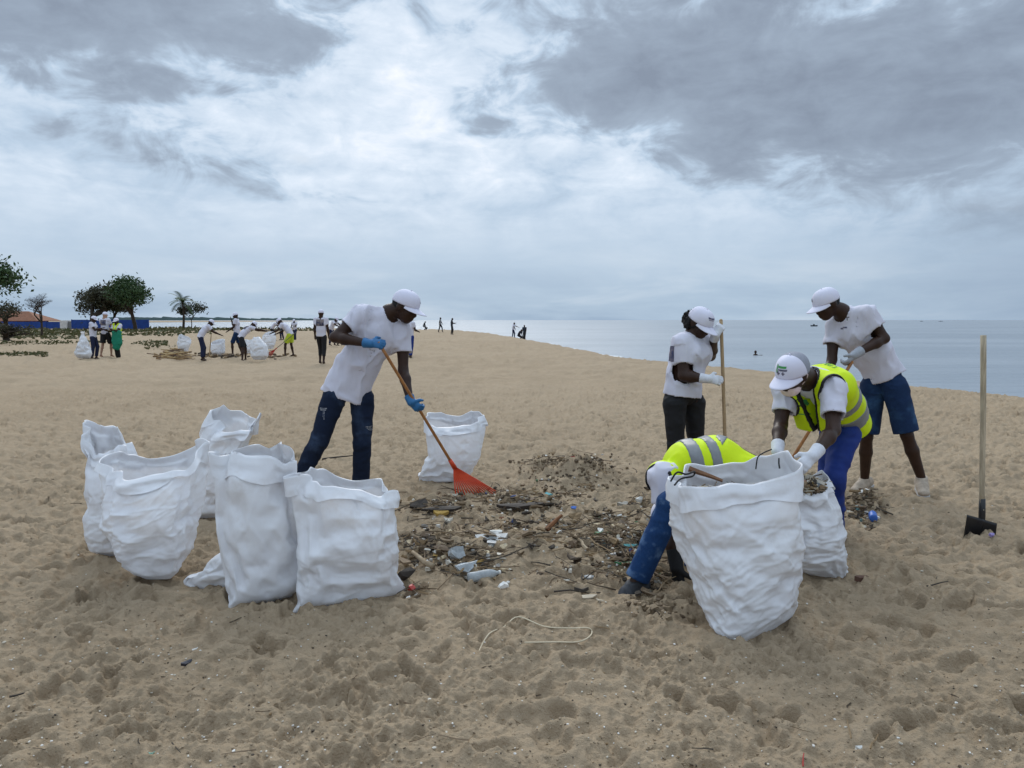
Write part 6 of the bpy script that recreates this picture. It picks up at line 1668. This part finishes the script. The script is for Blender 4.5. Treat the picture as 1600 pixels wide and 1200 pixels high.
scrap('plastic_bag', 'small white plastic bag remnant above the pale crumpled bag', 776, 832, 0.06, 0.03, 0.012, FOAMP, 'bag', 0.6, 0.3, 8, 0.02, dz=0.02)
solo('driftwood_stick', 'thick pale driftwood stick right of the slanting sack', twig_geo(on_sand(660, 885, 0.03), 0.20, 0.020, 2.3, 0.25, n=8), DRIFT, 'driftwood', True)
solo('driftwood_stick', 'reddish brown wood piece sticking up in the debris', twig_geo(on_sand(866, 832, 0.05), 0.16, 0.020, 0.6, 0.6, n=6), mat('red_brown_wood', (0.20, 0.085, 0.035), 0.8, var=0.3, vscale=25), 'driftwood')
solo('driftwood_stick', 'short pale wooden stub right of the debris centre', twig_geo(on_sand(910, 848, 0.03), 0.13, 0.014, 1.9, 0.3, n=6), DRIFT, 'driftwood')
scrap('wood_board', 'dark broken board lying in front of the rake tips', 690, 797, 0.16, 0.045, 0.010, DARKW, 'board', 0.15, 0.2, 7, dz=0.02)
scrap('wood_board', 'long dark plank under the teal wrapper', 815, 787, 0.22, 0.035, 0.012, DARKW, 'board', 0.18, 0.15, 7, dz=0.03)
scrap('wood_board', 'dark curled bark right beside the rake tips', 655, 795, 0.10, 0.05, 0.012, DARKW, 'bark', 0.6, 0.6, 7, 0.02, dz=0.03)
scrap('coconut_husk', 'ochre husk below the dark broken board', 690, 805, 0.06, 0.03, 0.012, OCHRE, 'husk', 0.2, 0.2, 9)
scrap('coconut_husk', 'small ochre husk beside the clear cup', 745, 886, 0.05, 0.03, 0.012, OCHRE, 'husk', 0.4, 0.2, 8)
scrap('wood_board', 'dark wet wood scrap touching the slanting sack corner', 634, 922, 0.055, 0.035, 0.025, DARKW, 'wood scrap', 0.7, 0.9, 7, dz=0.03)
scrap('plastic_scrap', 'red scrap beside the dark wood at the sack corner', 643, 926, 0.025, 0.022, 0.012, REDP, 'scrap', 0.7, 0.5, 6, dz=0.015)
scrap('clay_block', 'flat brown clay block on open sand by the trailing corner', 1345, 909, 0.042, 0.022, 0.014, BRICKP, 'block', 0.1, 0.05, 6)
scrap('plastic_scrap', 'dark plastic scrap with white end, foreground left', 290, 1040, 0.028, 0.012, 0.006, mat('dark_plastic', (0.03, 0.03, 0.04), 0.4), 'scrap', 0.7, 0.2, 7)
scrap('paper_scrap', 'small twisted white strip beside the dark scrap in foreground', 304, 1027, 0.018, 0.004, 0.002, FOAMP, 'paper', 0.9, 0.4, 6, dz=0.012)
scrap('bottle_cap', 'small bright blue cap inside the cane hoop', 804, 1029, 0.010, 0.008, 0.005, BLUEPL, 'cap', 0.1, 0.5, 8)
scrap('plastic_scrap', 'lilac scrap at the foot of the shovel', 1548, 850, 0.020, 0.014, 0.010, PURPLE, 'scrap', 0.2, 0.5, 6)
scrap('plastic_scrap', 'red scrap lying among pale debris near the jeans', 917, 916, 0.022, 0.012, 0.005, REDP, 'scrap', 0.5, 0.2, 6)
scrap('plastic_scrap', 'green strip near the crouching person', 975, 890, 0.055, 0.010, 0.004, GREENP, 'scrap', 0.1, 0.2, 6)
scrap('plastic_scrap', 'teal plastic scrap left of the blue jeans', 985, 862, 0.045, 0.022, 0.010, TEAL, 'scrap', 0.3, 0.3, 7)
scrap('plastic_scrap', 'dark green plastic scrap in the right debris', 945, 846, 0.07, 0.02, 0.010, GREENP, 'scrap', 0.2, 0.3, 7)
scrap('card_scrap', 'flat beige card lying before the grey shoe', 918, 932, 0.055, 0.026, 0.003, CARD, 'card', 0.1, 0.1, 6)
scrap('card_scrap', 'pale torn card tip in front of the grey shoe', 938, 941, 0.035, 0.012, 0.003, CARD, 'card', 2.5, 0.2, 5)
scrap('tin_can', 'small crushed grey can in front of the debris', 920, 907, 0.035, 0.018, 0.014, plastic('grey_metal', (0.35, 0.36, 0.36), 0.35), 'can', 0.1, 0.1, 8)
scrap('stone', 'grey round stone left of the bent shirt sleeve', 973, 787, 0.045, 0.035, 0.028, mat('grey_stone', (0.34, 0.32, 0.28), 0.9, var=0.2, vscale=20), 'stone', 0.3, 0.1, 9, dz=0.015)
scrap('foam_lump', 'pale foam lump beside the grey round stone', 998, 784, 0.04, 0.03, 0.022, FOAMP, 'foam', 0.8, 0.3, 8, dz=0.015)
scrap('foam_lump', 'white crumpled lump on the left side of the raked mound', 855, 727, 0.05, 0.035, 0.025, FOAMP, 'foam', 0.8, 0.3, 8, dz=0.04)
scrap('foam_lump', 'white crumpled lump on the front of the raked mound', 911, 727, 0.042, 0.036, 0.028, FOAMP, 'foam', 0.2, 0.6, 8, dz=0.03)
scrap('shell', 'small pinkish shell between the two white lumps', 890, 732, 0.022, 0.018, 0.014, CARD, 'shell', 0.2, 0.4, 7, dz=0.03)
solo('dry_stick', 'thin dark stick on open sand right of the sacks', twig_geo(on_sand(1465, 918, 0.006), 0.17, 0.005, 0.35, 0.05, n=6), DARKW, 'stick')
solo('dry_stick', 'thin stick in front of the grey shoe', twig_geo(on_sand(905, 925, 0.008), 0.28, 0.005, 0.0, 0.03, n=6), DARKW, 'stick')
solo('dry_stick', 'dark twisted branch behind the legs of the rake man', twig_geo(on_sand(535, 722, 0.02), 0.42, 0.010, 0.15, 0.06, n=6), DARKW, 'stick')
solo('dry_stick', 'dark stick lying at bottom left', twig_geo(on_sand(31, 1088, 0.006), 0.07, 0.0045, 0.6, 0.05, n=6), DARKW, 'stick')
solo('plastic_straw', 'short red straw poking from the sand at bottom edge', twig_geo(on_sand(1256, 1194, 0.012), 0.05, 0.003, 1.2, 0.5, n=6), REDP, 'straw')
scrap('plastic_scrap', 'mint green strip lying at bottom left', 237, 1181, 0.012, 0.003, 0.002, plastic('mint_plastic', (0.30, 0.55, 0.45), 0.5), 'scrap', 0.15, 0.1, 6)
scrap('shell', 'white shell lying near the bottom right', 1341, 1173, 0.014, 0.008, 0.005, FOAMP, 'shell', 0.1, 0.2, 8)
CANE = mat('pale_cane', (0.58, 0.50, 0.36), 0.7, var=0.15, vscale=12)
hp_ = [(748, 1023), (751, 1010), (765, 993), (788, 980), (810, 976), (850, 982), (890, 985), (918, 985), (925, 991), (918, 1001), (900, 1010), (870, 1012), (820, 1008)]
cord('pale cane bent in an open loop lying on the sand', [on_sand(a, b, 0.012 if i else -0.005) for i, (a, b) in enumerate(hp_)], 0.0035, CANE, 'cane_loop', 'cane')
# cords on the biggest sack and sticks that poke out of it
cord('black cord knotted at the left rim corner of the biggest sack', [at(1048, 752, 3.60), at(1058, 738, 3.58), at(1072, 741, 3.60), at(1085, 737, 3.66), at(1082, 744, 3.66), at(1064, 748, 3.60), at(1054, 758, 3.56)], 0.0045, group='black cords on the biggest sack')
cord('black cord with sprig tied through the back rim of the biggest sack', [at(1181, 733, 3.80), at(1183, 718, 3.82), at(1186, 712, 3.84), at(1196, 706, 3.86), at(1206, 702, 3.86)], 0.0035, group='black cords on the biggest sack')
cord('short black cord hanging on the right back rim of the biggest sack', [at(1217, 716, 3.80), at(1217, 724, 3.79), at(1218, 732, 3.78)], 0.004, group='black cords on the biggest sack')
mz = [float(x) for x in G1.data['mouth']]
solo('driftwood_stick', 'brown wooden slat poking from the mouth of the biggest sack', twig_geo(at(1102, 743, 3.72), 0.17, 0.015, -0.2, -0.30, n=4), mat('brown_slat', (0.20, 0.10, 0.05), 0.75, var=0.3, vscale=20), 'wood')
F1 = Heap()
for i in range(420):
    a = rl.uniform(0, 6.28); r = math.sqrt(rl.random()); p = V(mz) + V((math.cos(a) * r * 0.22, math.sin(a) * r * 0.075, -0.13 + rl.uniform(-0.03, 0.03)))
    g_ = twig_geo(p, rl.uniform(0.06, 0.2), rl.uniform(0.003, 0.008), rl.uniform(0, 6.28), rl.uniform(-0.3, 0.4)) if rl.random() < 0.4 else chip_geo(p, rl.uniform(0.02, 0.05), rl.uniform(0.02, 0.04), rl.uniform(0.004, 0.015), rl.uniform(0, 6.28), rl.uniform(-0.7, 0.7))
    F1.add(g_, pick((0.7, 0.2, 0.1)))
F1.build('sack_filling', 'twigs and rubbish filling the mouth of the biggest sack', 'rubbish')
mz = [float(x) for x in G2.data['mouth']]
F2 = Heap()
for i in range(320):
    a = rl.uniform(0, 6.28); r = math.sqrt(rl.random()); p = V(mz) + V((math.cos(a) * r * 0.11, math.sin(a) * r * 0.09, 0.0 + 0.05 * (1 - r) + rl.uniform(-0.05, 0.03)))
    g_ = twig_geo(p, rl.uniform(0.05, 0.14), rl.uniform(0.003, 0.006), rl.uniform(0, 6.28), rl.uniform(-0.3, 0.5)) if rl.random() < 0.45 else chip_geo(p, rl.uniform(0.015, 0.035), rl.uniform(0.012, 0.03), rl.uniform(0.004, 0.012), rl.uniform(0, 6.28), rl.uniform(-0.7, 0.7))
    F2.add(g_, pick((0.6, 0.3, 0.1)))
F2.build('sack_filling', 'rubbish heaped in the ragged mouth of the smaller right sack', 'rubbish')
# driftwood heap up the beach
DW = Heap()
for i in range(150):
    px = rl.gauss(273, 11); py = rl.uniform(553, 560); g0 = gnd(px, py); hgt = 0.30 * math.exp(-((px - 275) / 14) ** 2) * rl.random()
    DW.add(twig_geo(V((g0.x, g0.y, gz(g0.x, g0.y) + hgt)), rl.uniform(0.3, 0.9), rl.uniform(0.012, 0.035), rl.uniform(-0.7, 0.7), rl.uniform(-0.25, 0.25)), rl.choice([(0.34, 0.22, 0.10), (0.22, 0.13, 0.06), (0.45, 0.32, 0.16), (0.10, 0.06, 0.04)]))
DW.build('driftwood_heap', 'heap of yellow brown dry sticks up the beach at left', 'driftwood')
DK = Heap()
for i in range(160):
    px = rl.choice((rl.gauss(330, 12), rl.gauss(420, 14), rl.gauss(360, 10))); py = rl.uniform(553, 558); g0 = gnd(px, py)
    DK.add(chip_geo(V((g0.x, g0.y, gz(g0.x, g0.y) + 0.03)), rl.uniform(0.04, 0.14), rl.uniform(0.03, 0.10), rl.uniform(0.02, 0.05), rl.uniform(0, 6.28), rl.uniform(-0.4, 0.4)), rl.choice(EARTH))
DK.build('distant_litter', 'dark litter around the feet of the far group', 'litter')
